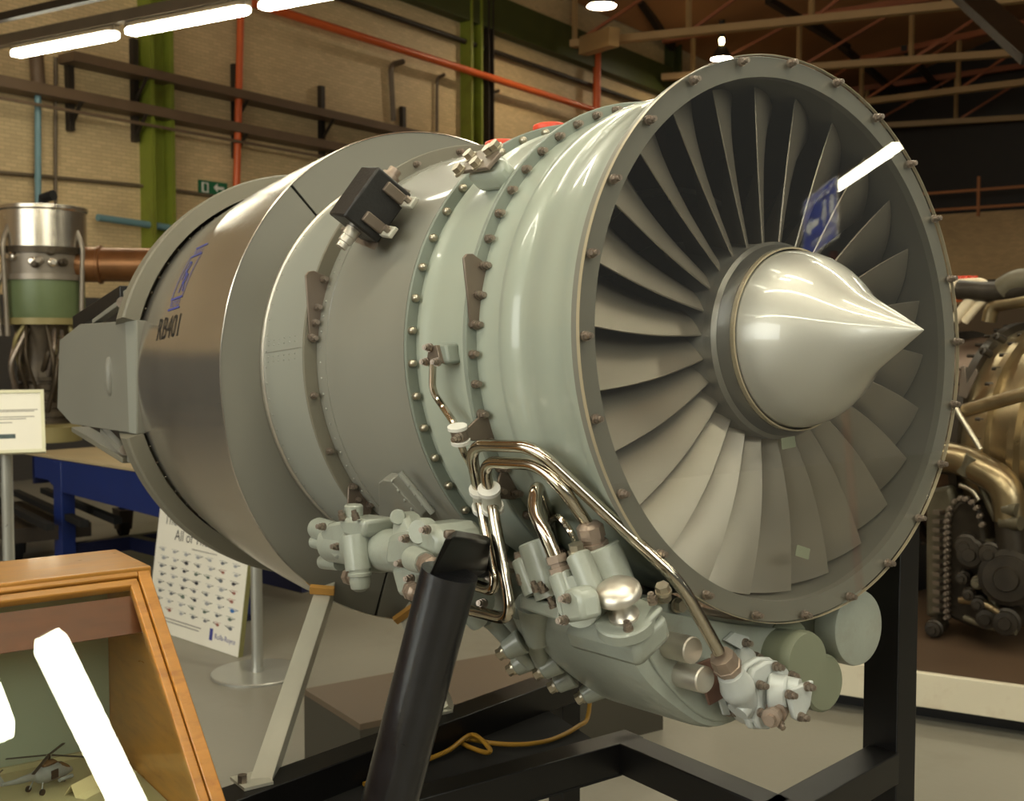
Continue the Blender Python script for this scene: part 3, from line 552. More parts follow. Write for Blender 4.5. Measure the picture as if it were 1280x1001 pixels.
# mushroom knob on its square pad
kd = (Vector((0.01644, -0.93, -0.7777)) - Vector((-0.01993, -0.86, -0.9165))).normalized()
kb = Vector((-0.02043, -0.86, -0.9268))
pad = [(-0.1826, -0.83, -0.9502), (0.06141, -0.9, -0.9311), (0.1007, -0.8, -0.8422), (-0.1254, -0.72, -0.8509)]
KP = ep(MB().prism([Vector(p) - kd * 0.0 for p in pad], -kd * 0.03), 'filter_pad', M['cast'], GB, bevel=0.006)
ep(MB().prism([Vector(p) - kd * 0.035 for p in [(-0.388, -0.83, -0.9556), (0.06117, -0.9, -0.9361), (0.1115, -0.8, -0.8407), (-0.2552, -0.72, -0.8424)]], -kd * 0.10), 'housing_block', M['cast'], GB, bevel=0.01)
for q in ((-0.1577, -0.84, -0.9318), (0.04744, -0.9, -0.9132), (0.06422, -0.81, -0.8355)): bolt_at(Vector(q), kd, KP, BOLT)
bolt_at((0.08493, -0.78, -0.809), kd, GB, HEX)
k0 = Vector((-0.01149, -0.86, -0.8999))
ep(MB().rev(k0 - kd * 0.02, kd, [(0, 0.098), (0.035, 0.098), (0.04, 0.092)], 30), 'filter_boss', M['cast'], KP)
ep(MB().rev(k0, kd, [(0, 0.05), (0.03, 0.05), (0.04, 0.036), (0.07, 0.03), (0.095, 0.032), (0.10, 0.062), (0.108, 0.076), (0.125, 0.074), (0.14, 0.058), (0.15, 0.03), (0.153, 0.004)], 30), 'mushroom_knob', M['alu'], KP, ang=50)
# block of valves left of the knob
BP = ep(MB().prism([(-0.4953, -0.92, -0.8652), (-0.2709, -0.92, -0.8775), (-0.3688, -0.8, -0.8931), (-0.616, -0.78, -0.8781)], (0.005, -0.01, -0.05)), 'valve_base', M['cast'], GB, bevel=0.004)
def canister(name, top, base, r, m='cast', par=None, prof=None):
    t = Vector(top); b = Vector(base); L = (t - b).length
    return ep(MB().rev(b, t - b, prof or [(0, r), (L - 0.006, r), (L, r - 0.006)], 28), name, M[m], par or GB)
canister('valve_cylinder', (-0.4232, -0.9, -0.6757), (-0.3555, -0.88, -0.8613), 0.064)
a = canister('valve_cylinder', (-0.47, -0.93, -0.738), (-0.4113, -0.92, -0.8548), 0.036); ep(MB().rev((-0.47, -0.93, -0.738), Vector((-0.4691, -0.93, -0.7212)) - Vector((-0.47, -0.93, -0.738)), [(0, 0.026), (0.02, 0.026)], 6), 'cap_screw', M['brz'], a)
a = canister('valve_cylinder', (-0.2142, -0.96, -0.754), (-0.1809, -0.95, -0.8379), 0.043)
d = Vector((-0.228, -0.97, -0.6937)) - Vector((-0.2142, -0.96, -0.754))
ep(MB().rev((-0.2101, -0.96, -0.7561), d, [(0, 0.040), (0.02, 0.040), (0.022, 0.03), (0.035, 0.03), (0.036, 0.038), (0.06, 0.038), (0.062, 0.022), (0.09, 0.018)], 6), 'union_nut', M['brz'], a)
ep(MB().tube([(-0.2245, -0.97, -0.7065), (-0.2499, -0.99, -0.6223), (-0.3204, -0.98, -0.5539), (-0.3402, -0.9481, -0.4741), (-0.4715, -0.8095, -0.5871), (-0.5911, -0.6983, -0.6876), (-0.7771, -0.5381, -0.8191)], 0.0245, 14, 0.07, 8), 'hook_tube', M['steel'], a)
ep(MB().tube([(-0.5736, -0.7305, -0.6829), (-0.4733, -0.7912, -0.6116), (-0.3682, -0.8304, -0.5923), (-0.3293, -0.8077, -0.6551), (-0.2414, -0.86, -0.6856)], 0.013, 10, 0.06, 6), 'drain_tube', M['steel'], a)
a = canister('filter_canister', (-0.1822, -0.84, -0.6877), (-0.1319, -0.8, -0.8623), 0.092)
d = (Vector((-0.1749, -0.86, -0.6081)) - Vector((-0.1778, -0.84, -0.682))).normalized()
ep(MB().rev(Vector((-0.1659, -0.85, -0.6798)), d, [(0, 0.05), (0.02, 0.05), (0.022, 0.04), (0.035, 0.04), (0.036, 0.046), (0.075, 0.046), (0.085, 0.036), (0.09, 0.022)], 8), 'union_nut', M['brz'], a)
a = canister('filter_canister', (-0.1566, -0.93, -0.6913), (-0.09386, -0.92, -0.8101), 0.042); ep(MB().rev((-0.1566, -0.93, -0.6913), d, [(0, 0.034), (0.012, 0.034), (0.013, 0.026), (0.035, 0.026)], 6), 'cap_screw', M['boltb'], a)
ep(MB().cyl((-0.1278, -0.96, -0.8401), (-0.1653, -0.84, -0.84), 0.085, 0.085, n=24), 'pump_housing', M['cast'], GB)
a = ep(MB().prism([(-0.1171, -1.05, -0.8214), (-0.08691, -1.05, -0.7872), (-0.04626, -1.05, -0.7723), (-0.008158, -1.05, -0.7925), (0.007207, -1.05, -0.8695), (-0.09659, -1.05, -0.8945)], (0.03, 0.06, 0.01)), 'lever_bracket', M['cast'], GB, bevel=0.006)
for q in ((-0.06181, -1.055, -0.8086), (-0.07745, -1.055, -0.8784)): bolt_at(q, (0.2, -1, 0.1), a, BOLT)
for q in ((-0.4428, -0.95, -0.816), (-0.3438, -0.96, -0.8276), (-0.304, -0.96, -0.8254), (-0.2094, -0.97, -0.8204), (-0.2544, -0.96, -0.8698), (-0.08588, -0.8, -0.5704)): bolt_at(q, (-0.15, -0.4, 0.9), GB, BOLT_S)

# --- fuel control unit on the lower left side
FC = ep(MB().cyl((-1.664, -1.04, -0.7753), (-0.9053, -1.04, -0.7567), 0.085, n=30), 'fuel_control_unit', M['cast'], ang=50)
ep(MB().rev((-1.449, -1.04, -0.763), Vector((-0.9053, -1.04, -0.7567)) - Vector((-1.449, -1.04, -0.763)), [(0, 0.09), (0.03, 0.10), (0.12, 0.104), (0.2, 0.10), (0.215, 0.09)], 30), 'barrel', M['cast'], FC)
ep(MB().rev((-1.741, -1.06, -0.7245), Vector((-1.826, -1.06, -0.7206)) - Vector((-1.741, -1.06, -0.7245)), [(-0.12, 0.05), (0.03, 0.05), (0.05, 0.044), (0.055, 0.03)], 22), 'end_knob', M['cast'], FC)
ep(MB().cyl((-1.782, -1.08, -0.7779), (-1.67, -1.06, -0.7874), 0.028, n=16), 'end_knob', M['cast'], FC)
ep(MB().cyl((-1.777, -1.04, -0.869), (-1.619, -1.04, -0.8597), 0.032, n=16), 'end_knob', M['cast'], FC)
ep(MB().prism([(-1.65, -1.12, -0.7183), (-1.559, -1.12, -0.6776), (-1.415, -1.12, -0.654), (-1.362, -1.12, -0.6824), (-1.397, -1.12, -0.7823), (-1.512, -1.12, -0.8263), (-1.582, -1.12, -0.7999)], (0, 0.16, 0)), 'end_housing', M['cast'], FC, bevel=0.006)
for q in ((-1.594, -1.125, -0.6932), (-1.469, -1.125, -0.7657)): bolt_at(q, (0.2, -1, 0.1), FC, BOLT)
ep(MB().prism([(-1.419, -1.15, -0.6483), (-1.37, -1.15, -0.6351), (-1.184, -1.15, -0.6347), (-1.208, -1.15, -0.7051), (-1.288, -1.15, -0.7213), (-1.375, -1.15, -0.7127)], (0, 0.14, 0)), 'valve_block', M['cast'], FC, bevel=0.008)
ep(MB().rev((-1.37, -1.1, -0.6527), Vector((-1.366, -1.1, -0.6007)) - Vector((-1.37, -1.1, -0.6527)), [(0, 0.038), (0.058, 0.038), (0.064, 0.032)], 22), 'valve_stub', M['cast'], FC)
for q in ((-1.37, -1.15, -0.6416), (-1.237, -1.16, -0.6313)): bolt_at(q, (0, -0.3, 1), FC, BOLT)
ep(MB().tube([(-1.273, -1.15, -0.6979), (-1.25, -1.15, -0.8344)], 0.052, 18), 'valve_body', M['cast'], FC)
ep(MB().rev((-1.243, -1.15, -0.821), Vector((-1.241, -1.15, -0.8963)) - Vector((-1.243, -1.15, -0.821)), [(0, 0.042), (0.02, 0.042), (0.024, 0.047), (0.035, 0.047), (0.037, 0.04), (0.06, 0.042), (0.085, 0.036), (0.097, 0.02), (0.1, 0.004)], 22), 'elbow', M['cast'], FC)
ep(MB().rev((-1.284, -1.14, -0.8709), Vector((-1.459, -1.12, -0.8833)) - Vector((-1.284, -1.14, -0.8709)), [(0, 0.03), (0.03, 0.03), (0.032, 0.024), (0.05, 0.024), (0.052, 0.034), (0.09, 0.034)], 8), 'union_nut', M['brz'], FC)
for q0, q1, r in (((-0.9879, -1.16, -0.7393), (-1.37, -0.95, -0.7985), 0.10),): pass
ep(MB().prism([(-1.037, -1.14, -0.6796), (-0.8712, -1.16, -0.6523), (-0.7903, -1.17, -0.6161), (-0.6711, -1.17, -0.613), (-0.6163, -1.17, -0.6532), (-0.6316, -1.17, -0.7324), (-0.7242, -1.17, -0.7757), (-1.015, -1.14, -0.8044), (-1.075, -1.14, -0.7955)], (0, 0.2, 0)), 'front_housing', M['cast'], FC, bevel=0.012)
ep(MB().prism([(-1.056, -1.12, -0.8111), (-0.9598, -1.12, -0.7949), (-0.8062, -1.12, -0.7904), (-0.8226, -1.12, -0.8737), (-0.9102, -1.12, -0.9201), (-1.009, -1.12, -0.9087)], (0, 0.12, 0)), 'lower_flange', M['cast'], FC, bevel=0.008)
ep(MB().cyl((-0.7595, -1.19, -0.7372), (-0.6302, -1.22, -0.7376), 0.046, 0.04, n=20), 'outlet_boss', M['cast'], FC)
ep(MB().rev((-0.7752, -1.12, -0.6486), (0.35, -1, 0.1), [(0, 0.05), (0.04, 0.05), (0.055, 0.042)], 20), 'bolt_boss', M['cast'], FC)
for q, d in (((-0.6302, -1.22, -0.7376), ((-0.5169, -1.24, -0.7451))), ((-0.8342, -1.16, -0.8641), ((-0.6704, -1.2, -0.8613)))):
    d = Vector(d) - Vector(q); ep(MB().rev(q, d, [(0, 0.037), (0.018, 0.037), (0.02, 0.031), (0.03, 0.031), (0.032, 0.036), (0.06, 0.034), (0.07, 0.022), (0.09, 0.018)], 8), 'union_nut', M['brz'], FC)
for q in ((-0.8219, -1.18, -0.6724), (-0.661, -1.19, -0.627), (-0.8792, -1.17, -0.7689), (-0.8482, -1.15, -0.8234)): bolt_at(q, (0.3, -1, 0.1), FC, BOLT)
ep(MB().prism([(-1.041, -1.13, -0.7476), (-1.094, -1.08, -0.6194), (-1.062, -1.07, -0.5996), (-1.003, -1.07, -0.614), (-0.9262, -1.1, -0.6567)], (0, 0.07, 0)), 'mounting_lug', M['cast'], FC, bevel=0.006)
ep(MB().cyl((-1.017, -1.1, -0.6153), (-1.063, -1.07, -0.6212), 0.03, n=18), 'lug_pin', M['cast'], FC, bevel=0.002)

# ================================================================ STAND
ST = thing('engine_stand', 'black welded steel stand with one thick sloping tube carrying the large engine', 'stand', (-1.5, 1.2, 0))
def sp_(mb, name, m, par=None, bevel=0.0, ang=35):
    o = mb.build(name, m, par or ST, 1.0, bevel, ang); 
    if (par or ST) is ST: o.location = Vector(o.location) - Vector(ST.location)
    return o
BZ = 0.7264
T1 = Vector((-1.311, 0.8469, 1.12)); T0 = Vector((-1.386, 0.7965, 0.7923)); td = (T0 - T1).normalized(); TF = T1 + td * (T1.z / -td.z)
sp_(MB().cyl(TF + Vector((0, 0, 0.012)), T1 + (T1 - T0).normalized() * 0.01, 0.0405, n=40), 'sloping_tube', M['black'])
sp_(MB().box((TF.x, TF.y, 0.006), (0.2, 0.2, 0.012)), 'foot_plate', M['blackm'], bevel=0.002)
yy = 0.93
sp_(MB().prism([(-1.3, 0.8091, 1.131), (-1.256, 0.8091, 1.184), (-1.24, 0.8091, 1.192), (-1.339, 0.9393, 1.157), (-1.35, 0.9393, 1.111), (-1.286, 0.8637, 1.118)], (-0.05, 0.036, 0.0)), 'mount_head', M['blackm'], bevel=0.004)
sp_(MB().cyl((-1.378, 0.9477, 1.128), (-1.533, 1.074, 1.085), 0.03, n=20), 'mount_pin', M['blackm'])
sp_(MB().box((-1.287, 0.8343, 1.187), (0.01, 0.016, 0.012)), 'mount_lug', M['bracket'], bevel=0.003)
# front cross beam, centre beam, rear cross beams, right hand post
PX, PY = -1.215, 1.728
sp_(MB().box((PX, PY, 0.585), (0.072, 0.056, 1.17)), 'post', M['blackm'], bevel=0.002)
sp_(MB().box((PX, PY + 0.01, 1.178), (0.09, 0.07, 0.016)), 'post_saddle', M['blackm'], bevel=0.003)
sp_(MB().box((PX, PY, 0.006), (0.2, 0.2, 0.012)), 'foot_plate', M['blackm'], bevel=0.002)
def beam(p0, p1, wd, h, top=BZ): return sp_(MB().bar((p0[0], p0[1], top - h / 2), (p1[0], p1[1], top - h / 2), wd, h, (0, 0, 1)), 'beam', M['blackm'], bevel=0.002)
beam((-1.115, 1.16), (-1.205, 1.70), 0.058, 0.056)
beam((-1.53, 1.364), (-1.155, 1.364), 0.056, 0.056)
beam((-1.527, 0.70), (-1.527, 1.395), 0.052, 0.06)
beam((-1.680, 0.60), (-1.915, 1.58), 0.062, 0.06)
sp_(MB().prism([(-1.50, 0.78, 0.667), (-1.50, 1.38, 0.667), (-1.86, 1.45, 0.667), (-1.69, 0.70, 0.667)], (0, 0, 0.004)), 'tray_sheet', M['dark'])
for x, y in ((-1.69, 0.64), (-1.90, 1.53)):
    sp_(MB().box((x, y, 0.335), (0.05, 0.05, 0.66)), 'leg', M['blackm'], bevel=0.002)
# pale angle struts bolted to the rear beam, carrying the tail of the engine
for foot, top in (((-1.713, 0.7386, 0.727), (-2.099, 1.048, 0.9293)), ((-1.839, 1.171, 0.727), (-2.095, 1.247, 0.8546))):
    f = Vector(foot); t = Vector(top); t = t + (t - f).normalized() * 0.10; d = (t - f).normalized(); s = Vector((0.8, -0.6, 0)); s = (s - d * s.dot(d)).normalized()
    r = d.cross(s)
    STR = sp_(MB().box((f + t) / 2, (0.034, 0.004, (t - f).length), Matrix((r, s, d)).transposed()).box((f + t) / 2 + r * 0.016 - s * 0.016, (0.004, 0.034, (t - f).length), Matrix((r, s, d)).transposed()), 'angle_strut', M['strut'])
    q = sp_(MB().box((f.x - 0.01, f.y - 0.01, 0.7295), (0.06, 0.05, 0.005)), 'strut_foot', M['strut'])
    sp_(MB().cyl((f.x - 0.005, f.y - 0.028, 0.73), (f.x - 0.005, f.y - 0.028, 0.745), 0.008, n=6), 'strut_bolt', M['bolt'])
    sp_(MB().box(t - d * 0.105 + s * 0.012, (0.05, 0.016, 0.012), Matrix((r, s, d)).transposed()), 'strut_pad', mat('yellow_wood', (176, 130, 62), 0.6, 0, 0.1, 20))

# yellow air hose lying in the stand
M['yellow'] = mat('yellow_hose', (158, 118, 38), 0.45, 0, 0.08, 10)
hose = [(-1.796, 1.516, 0.7), (-1.75, 1.473, 0.69), (-1.719, 1.418, 0.68), (-1.696, 1.335, 0.678), (-1.707, 1.275, 0.678), (-1.744, 1.232, 0.678), (-1.793, 1.203, 0.678), (-1.781, 1.182, 0.678), (-1.718, 1.189, 0.678), (-1.707, 1.195, 0.686), (-1.782, 1.205, 0.69), (-1.751, 1.13, 0.684), (-1.742, 1.054, 0.678), (-1.715, 0.9323, 0.678)]
hp = [Vector(p) for p in hose]; hp[0].z = 0.80
q = []
for i in range(len(hp) - 1):
    a = hp[max(i - 1, 0)]; b = hp[i]; c = hp[i + 1]; e = hp[min(i + 2, len(hp) - 1)]
    for k in range(6):
        u = k / 6; q.append(0.5 * ((2 * b) + (c - a) * u + (2 * a - 5 * b + 4 * c - e) * u * u + (3 * b - a - 3 * c + e) * u ** 3))
q.append(hp[-1])
tag(MB().tube(q, 0.0045, 10).build('air_hose', M['yellow']), 'thin yellow hose curling inside the black stand below the engine', 'hose')

# ================================================================ HALL
def structure(o): o['kind'] = 'structure'; return o
# floor: worn painted concrete
def floor_mat():
    m = mat('painted_concrete', (126, 122, 110), 0.40, 0, 0.10, 0.9, bump=0.04, bscale=40, dark=(96, 90, 78), dscale=1.4, damt=0.5); return m
structure(MB().box((-8, 14, -0.05), (60, 60, 0.1)).build('floor', floor_mat()))
# painted brick wall, running bond, joints by bump, dark dado
def brick_mat(name, axis_ang, upper, lower, z0, bw=0.125, bh=0.0415):
    m = bpy.data.materials.new(name); m.use_nodes = True; nt = m.node_tree; N = nt.nodes; L = nt.links; b = N['Principled BSDF']; b.inputs['Roughness'].default_value = 0.55
    tc = N.new('ShaderNodeTexCoord'); sx = N.new('ShaderNodeSeparateXYZ'); L.new(tc.outputs['Object'], sx.inputs[0])
    cx = N.new('ShaderNodeCombineXYZ'); L.new(sx.outputs['X'], cx.inputs['X']); L.new(sx.outputs['Z'], cx.inputs['Y'])
    br = N.new('ShaderNodeTexBrick'); br.inputs['Scale'].default_value = 1.0; br.inputs['Brick Width'].default_value = bw; br.inputs['Row Height'].default_value = bh; br.inputs['Mortar Size'].default_value = 0.004; br.inputs['Mortar Smooth'].default_value = 0.3
    br.inputs['Color1'].default_value = (*[c * 1.05 for c in lin(upper)], 1); br.inputs['Color2'].default_value = (*[c * 0.88 for c in lin(upper)], 1); br.inputs['Mortar'].default_value = (*[c * 0.72 for c in lin(upper)], 1)
    L.new(cx.outputs[0], br.inputs['Vector'])
    nz = N.new('ShaderNodeTexNoise'); nz.inputs['Scale'].default_value = 0.7; nz.inputs['Detail'].default_value = 6; L.new(tc.outputs['Object'], nz.inputs['Vector'])
    r = N.new('ShaderNodeMapRange'); r.inputs['From Min'].default_value = .3; r.inputs['From Max'].default_value = .7; r.inputs['To Min'].default_value = .82; r.inputs['To Max'].default_value = 1.12; L.new(nz.outputs['Fac'], r.inputs['Value'])
    mx = N.new('ShaderNodeMix'); mx.data_type = 'RGBA'; mx.blend_type = 'MULTIPLY'; mx.inputs['Factor'].default_value = 1; L.new(br.outputs['Color'], mx.inputs['A']); L.new(r.outputs['Result'], mx.inputs['B'])
    st = N.new('ShaderNodeMath'); st.operation = 'LESS_THAN'; L.new(sx.outputs['Z'], st.inputs[0]); st.inputs[1].default_value = z0
    m2 = N.new('ShaderNodeMix'); m2.data_type = 'RGBA'; L.new(st.outputs[0], m2.inputs['Factor']); L.new(mx.outputs['Result'], m2.inputs['A']); m2.inputs['B'].default_value = (*lin(lower), 1)
    L.new(m2.outputs['Result'], b.inputs['Base Color'])
    bp = N.new('ShaderNodeBump'); bp.inputs['Strength'].default_value = 0.5; bp.inputs['Distance'].default_value = 0.01; bp.invert = True; L.new(br.outputs['Fac'], bp.inputs['Height']); L.new(bp.outputs['Normal'], b.inputs['Normal'])
    return m
WA = math.radians(108.0); WD = Vector((math.cos(WA), math.sin(WA), 0)); WN = Vector((math.sin(WA), -math.cos(WA), 0))
WP = Vector((-12.983, 4.295, 0))
def wl(sv, out, z): p = WP + WD * sv + WN * out; return (p.x, p.y, z)
WROT = (0, 0, WA)
def on_wall(mb, name, m, kind=None):
    o = mb.build(name, m); o.location = (WP.x, WP.y, 0); o.rotation_euler = WROT; return o
# wall frame: local x along the wall, local y into the wall (away from the hall is +y), z up
structure(on_wall(MB().box((12, 0.15, 3.9), (64, 0.3, 7.8)), 'wall_left', brick_mat('cream_painted_brick', WA, (206, 180, 136), (66, 62, 58), 1.93)))
M['green'] = mat('green_steel', (116, 124, 40), 0.5, 0, 0.12, 3, dark=(86, 66, 30), dscale=2, damt=0.5)
M['green_d'] = mat('dark_green_steel', (62, 68, 30), 0.55, 0, 0.12, 3)
M['orange'] = mat('orange_pipe', (196, 88, 40), 0.4, 0, 0.08, 3)
M['rail'] = mat('brown_tray', (104, 84, 64), 0.5, 0.1, 0.12, 3)
M['pblue'] = mat('blue_pipe', (98, 128, 134), 0.4, 0, 0.08, 3)
M['conduit'] = mat('grey_conduit', (98, 84, 66), 0.5, 0, 0.1, 5)
M['blackiron'] = mat('dark_iron', (44, 36, 28), 0.5, 0, 0.1, 5)
def sloc(u): return u
n = 0
for s0, wd, mm in ((0.09, 0.32, 'green'), (5.93, 0.30, 'green'), (6.30, 0.14, 'blackiron'), (12.55, 0.34, 'green_d')):
    n += 1
    structure(on_wall(MB().box((s0 - wd * .42, -0.11, 3.8), (wd * .16, 0.22, 7.6)).box((s0 + wd * .42, -0.11, 3.8), (wd * .16, 0.22, 7.6)).box((s0, -0.06, 3.8), (wd * .7, 0.04, 7.6)), 'trim_%d' % n, M[mm]))
structure(on_wall(MB().box((20, -0.1, 6.63), (46, 0.2, 0.55)), 'trim_%d' % (n + 1), M['green_d']))
def wallrun(name, s0, s1, z, out, hw, hh, m, label, cat, group=None):
    return tag(on_wall(MB().box(((s0 + s1) / 2, -out, z), (s1 - s0, hw, hh)), name, M[m]), label, cat, group)
def walltube(name, pts, r, m, label, cat, group=None):
    return tag(on_wall(MB().tube([(s, -o, z) for s, o, z in pts], r, 12, 0.12), name, M[m]), label, cat, group)
RT = thing('cable_tray', 'upper of two long brown cable trays on the brick wall', 'tray', (WP.x, WP.y, 0), WROT)
MB().box((7.00, -0.16, 4.43), (16.15, 0.28, 0.10)).build('tray_bar', M['rail'], RT)
MB().box((-0.16, -0.05, 4.46), (0.07, 0.07, 0.75)).build('hanger', M['blackiron'], RT)
MB().bar((-0.16, -0.05, 4.13), (-0.16, -0.28, 4.38), 0.03, 0.03).build('bracket_arm', M['blackiron'], RT)
MB().box((1.28, -0.05, 4.46), (0.07, 0.07, 0.75)).build('hanger', M['blackiron'], RT)
MB().bar((1.28, -0.05, 4.13), (1.28, -0.28, 4.38), 0.03, 0.03).build('bracket_arm', M['blackiron'], RT)
MB().box((2.75, -0.05, 4.46), (0.07, 0.07, 0.75)).build('hanger', M['blackiron'], RT)
MB().bar((2.75, -0.05, 4.13), (2.75, -0.28, 4.38), 0.03, 0.03).build('bracket_arm', M['blackiron'], RT)
MB().box((4.38, -0.05, 4.46), (0.07, 0.07, 0.75)).build('hanger', M['blackiron'], RT)
MB().bar((4.38, -0.05, 4.13), (4.38, -0.28, 4.38), 0.03, 0.03).build('bracket_arm', M['blackiron'], RT)
RT = thing('cable_tray', 'lower of two long brown cable trays, with a thin rod below', 'tray', (WP.x, WP.y, 0), WROT)
MB().box((6.51, -0.15, 4.03), (17.13, 0.26, 0.11)).build('tray_bar', M['rail'], RT)
MB().box((6.51, -0.26, 3.86), (17.13, 0.03, 0.03)).build('lower_rod', M['rail'], RT)
MB().box((-0.97, -0.05, 4.07), (0.07, 0.07, 0.75)).build('hanger', M['blackiron'], RT)
MB().bar((-0.97, -0.05, 3.73), (-0.97, -0.26, 3.98), 0.03, 0.03).build('bracket_arm', M['blackiron'], RT)
MB().box((-0.16, -0.05, 4.07), (0.07, 0.07, 0.75)).build('hanger', M['blackiron'], RT)
MB().bar((-0.16, -0.05, 3.73), (-0.16, -0.26, 3.98), 0.03, 0.03).build('bracket_arm', M['blackiron'], RT)
MB().box((1.28, -0.05, 4.07), (0.07, 0.07, 0.75)).build('hanger', M['blackiron'], RT)
MB().bar((1.28, -0.05, 3.73), (1.28, -0.26, 3.98), 0.03, 0.03).build('bracket_arm', M['blackiron'], RT)
MB().box((2.75, -0.05, 4.07), (0.07, 0.07, 0.75)).build('hanger', M['blackiron'], RT)
MB().bar((2.75, -0.05, 3.73), (2.75, -0.26, 3.98), 0.03, 0.03).build('bracket_arm', M['blackiron'], RT)
walltube('orange_pipe', [(0.42, 0.3, 5.55), (17.58, 0.3, 5.55)], 0.055, 'orange', 'long horizontal orange pipe high along the brick wall', 'pipe')
walltube('drop_pipe', [(1.26, 0.20, 5.42), (1.16, 0.20, 3.31)], 0.045, 'orange', 'upright orange pipe against the brick wall beside the exit sign', 'pipe')
walltube('drop_pipe', [(9.49, 0.20, 6.74), (9.45, 0.20, 4.73)], 0.07, 'orange', 'upright orange pipe near the top of the large engine', 'pipe')
walltube('dark_pipe', [(-3.21, 0.1, 6.05), (19.68, 0.1, 6.05)], 0.04, 'blackiron', 'thin dark pipe above the orange pipe on the wall', 'pipe')
walltube('wall_conduit', [(-2.00, 0.04, 3.15), (-1.21, 0.04, 3.18), (-0.12, 0.04, 3.21), (2.76, 0.04, 3.19)], 0.02, 'conduit', 'thin horizontal conduit low on the brick wall', 'conduit')
walltube('blue_pipe', [(-1.40, 0.15, 4.01), (-1.43, 0.15, 2.71)], 0.034, 'pblue', 'upright pale blue pipe behind the upright engine', 'pipe')
walltube('blue_pipe', [(-0.73, 0.15, 2.79), (0.08, 0.15, 2.76), (0.36, 0.15, 2.75)], 0.04, 'pblue', 'horizontal blue pipe beside the green column', 'pipe')
walltube('wall_conduit', [(-1.12, 0.04, 4.44), (-1.16, 0.04, 2.84)], 0.02, 'conduit', 'thin upright conduit on the wall above the upright engine', 'conduit')
walltube('brown_pipe', [(4.17, 0.06, 4.60), (4.11, 0.06, 5.38), (4.38, 0.06, 5.48)], 0.04, 'conduit', 'short brown upright pipe with bend below the orange pipe', 'pipe')
walltube('brown_pipe', [(5.15, 0.05, 4.59), (5.16, 0.05, 5.39), (5.33, 0.05, 5.47)], 0.025, 'conduit', 'thin brown bent pipe beside the second green column', 'pipe')
walltube('brown_pipe', [(6.41, 0.05, 4.74), (6.41, 0.05, 5.37), (6.71, 0.05, 5.48)], 0.025, 'conduit', 'thin brown bent pipe right of the second green column', 'pipe')
walltube('yellow_pipe', [(-1.38, 0.10, 4.41), (-1.36, 0.10, 4.06)], 0.07, 'rail', 'short thick tan pipe end above the lower tray', 'pipe')
M['exitg'] = mat('exit_green', (24, 96, 62), .5, 0, .03, 5)
XS_ = thing('exit_sign', 'small green and white exit sign on the brick wall above the engine', 'sign', (WP.x, WP.y, 0), WROT)
MB().box((0.94, -0.03, 3.29), (0.42, 0.03, 0.17)).build('sign_plate', M['exitg'], XS_)
MB().box((0.81, -0.047, 3.29), (0.10, 0.006, 0.12)).build('white_panel', M['whitep'], XS_)
MB().box((0.81, -0.052, 3.29), (0.05, 0.006, 0.09)).build('running_figure', M['exitg'], XS_)
MB().prism([(0.935, -0.047, 3.304), (0.995, -0.047, 3.354), (0.995, -0.047, 3.319), (1.095, -0.047, 3.319), (1.095, -0.047, 3.284), (0.995, -0.047, 3.284), (0.995, -0.047, 3.249)], (0, -0.005, 0)).build('arrow', M['whitep'], XS_)

# far end wall, dark gallery above it with an orange handrail
FA = math.radians(18.0); 
FPt = Vector((-14.73, 23.977, 0))
def on_far(mb, name, m): o = mb.build(name, m); o.location = (FPt.x, FPt.y, 0); o.rotation_euler = (0, 0, FA - PI / 2 + PI / 2); return o
structure(on_far(MB().box((4, 0.15, 2.2), (40, 0.3, 4.4)), 'wall_back', brick_mat('cream_painted_brick_far', FA, (205, 172, 122), (120, 100, 74), 2.3)))
structure(on_far(MB().box((4, 1.6, 7.0), (40, 0.2, 6.0)).box((4, 0.8, 4.15), (40, 1.5, 0.2)), 'trim_20', M['blackiron']))
RL = thing('gallery_handrail', 'thin orange handrail along the dark gallery on the far wall', 'railing', tuple(FPt), (0, 0, FA))
M['rust'] = mat('rust_tan_paint', (178, 112, 60), .5, 0, .08, 4)
for z in (4.50, 4.90): MB().box((4, -0.05, z - FPt.z), (40, 0.05, 0.06)).build('rail', M['rust'], RL)
for k in range(14): MB().box((-12 + 2.4 * k, -0.05, 4.75 - FPt.z), (0.06, 0.06, 0.9)).build('post', M['rust'], RL)


structure(MB().box((-2, -8.9, 3.5), (50, 0.3, 7.0)).build('wall_right', mat('cream_plaster', (206, 188, 154), .6, 0, .1, 1, dark=(120, 108, 96), dscale=.8, damt=.5)))
# roof: boarded slope and trusses
M['roof'] = mat('brown_roof_boards', (176, 126, 82), 0.7, 0, 0.15, 0.6)
M['truss'] = mat('cream_brown_truss', (168, 136, 92), 0.5, 0, 0.12, 1.5)
M['truss_o'] = mat('rust_brown_truss', (150, 84, 48), 0.5, 0, 0.12, 1.5)
structure(on_wall(MB().prism([(-20, -0.1, 7.4), (44, -0.1, 7.4), (44, -9, 10.0), (-20, -9, 10.0)], (0, 0, 0.1)).prism([(-20, -9, 10.0), (44, -9, 10.0), (44, -18, 7.4), (-20, -18, 7.4)], (0, 0, 0.1)), 'ceiling', M['roof']))
TR = structure(MB().bar((-17.622, 11.22, 6.6), (-4.102, 19.776, 6.6), 0.16, 0.12).build('trim_21', M['truss']))
MB().bar((-17.622, 11.22, 7.315), (-4.102, 19.776, 8.55), 0.14, 0.12).build('top_chord', M['truss_o'], TR)
MB().bar((-17.115, 11.54, 6.6), (-17.115, 11.54, 7.361), 0.07, 0.07).build('truss_web', M['truss'], TR)
MB().bar((-17.115, 11.54, 6.6), (-15.425, 12.61, 7.516), 0.05, 0.05).build('truss_web', M['truss_o'], TR)
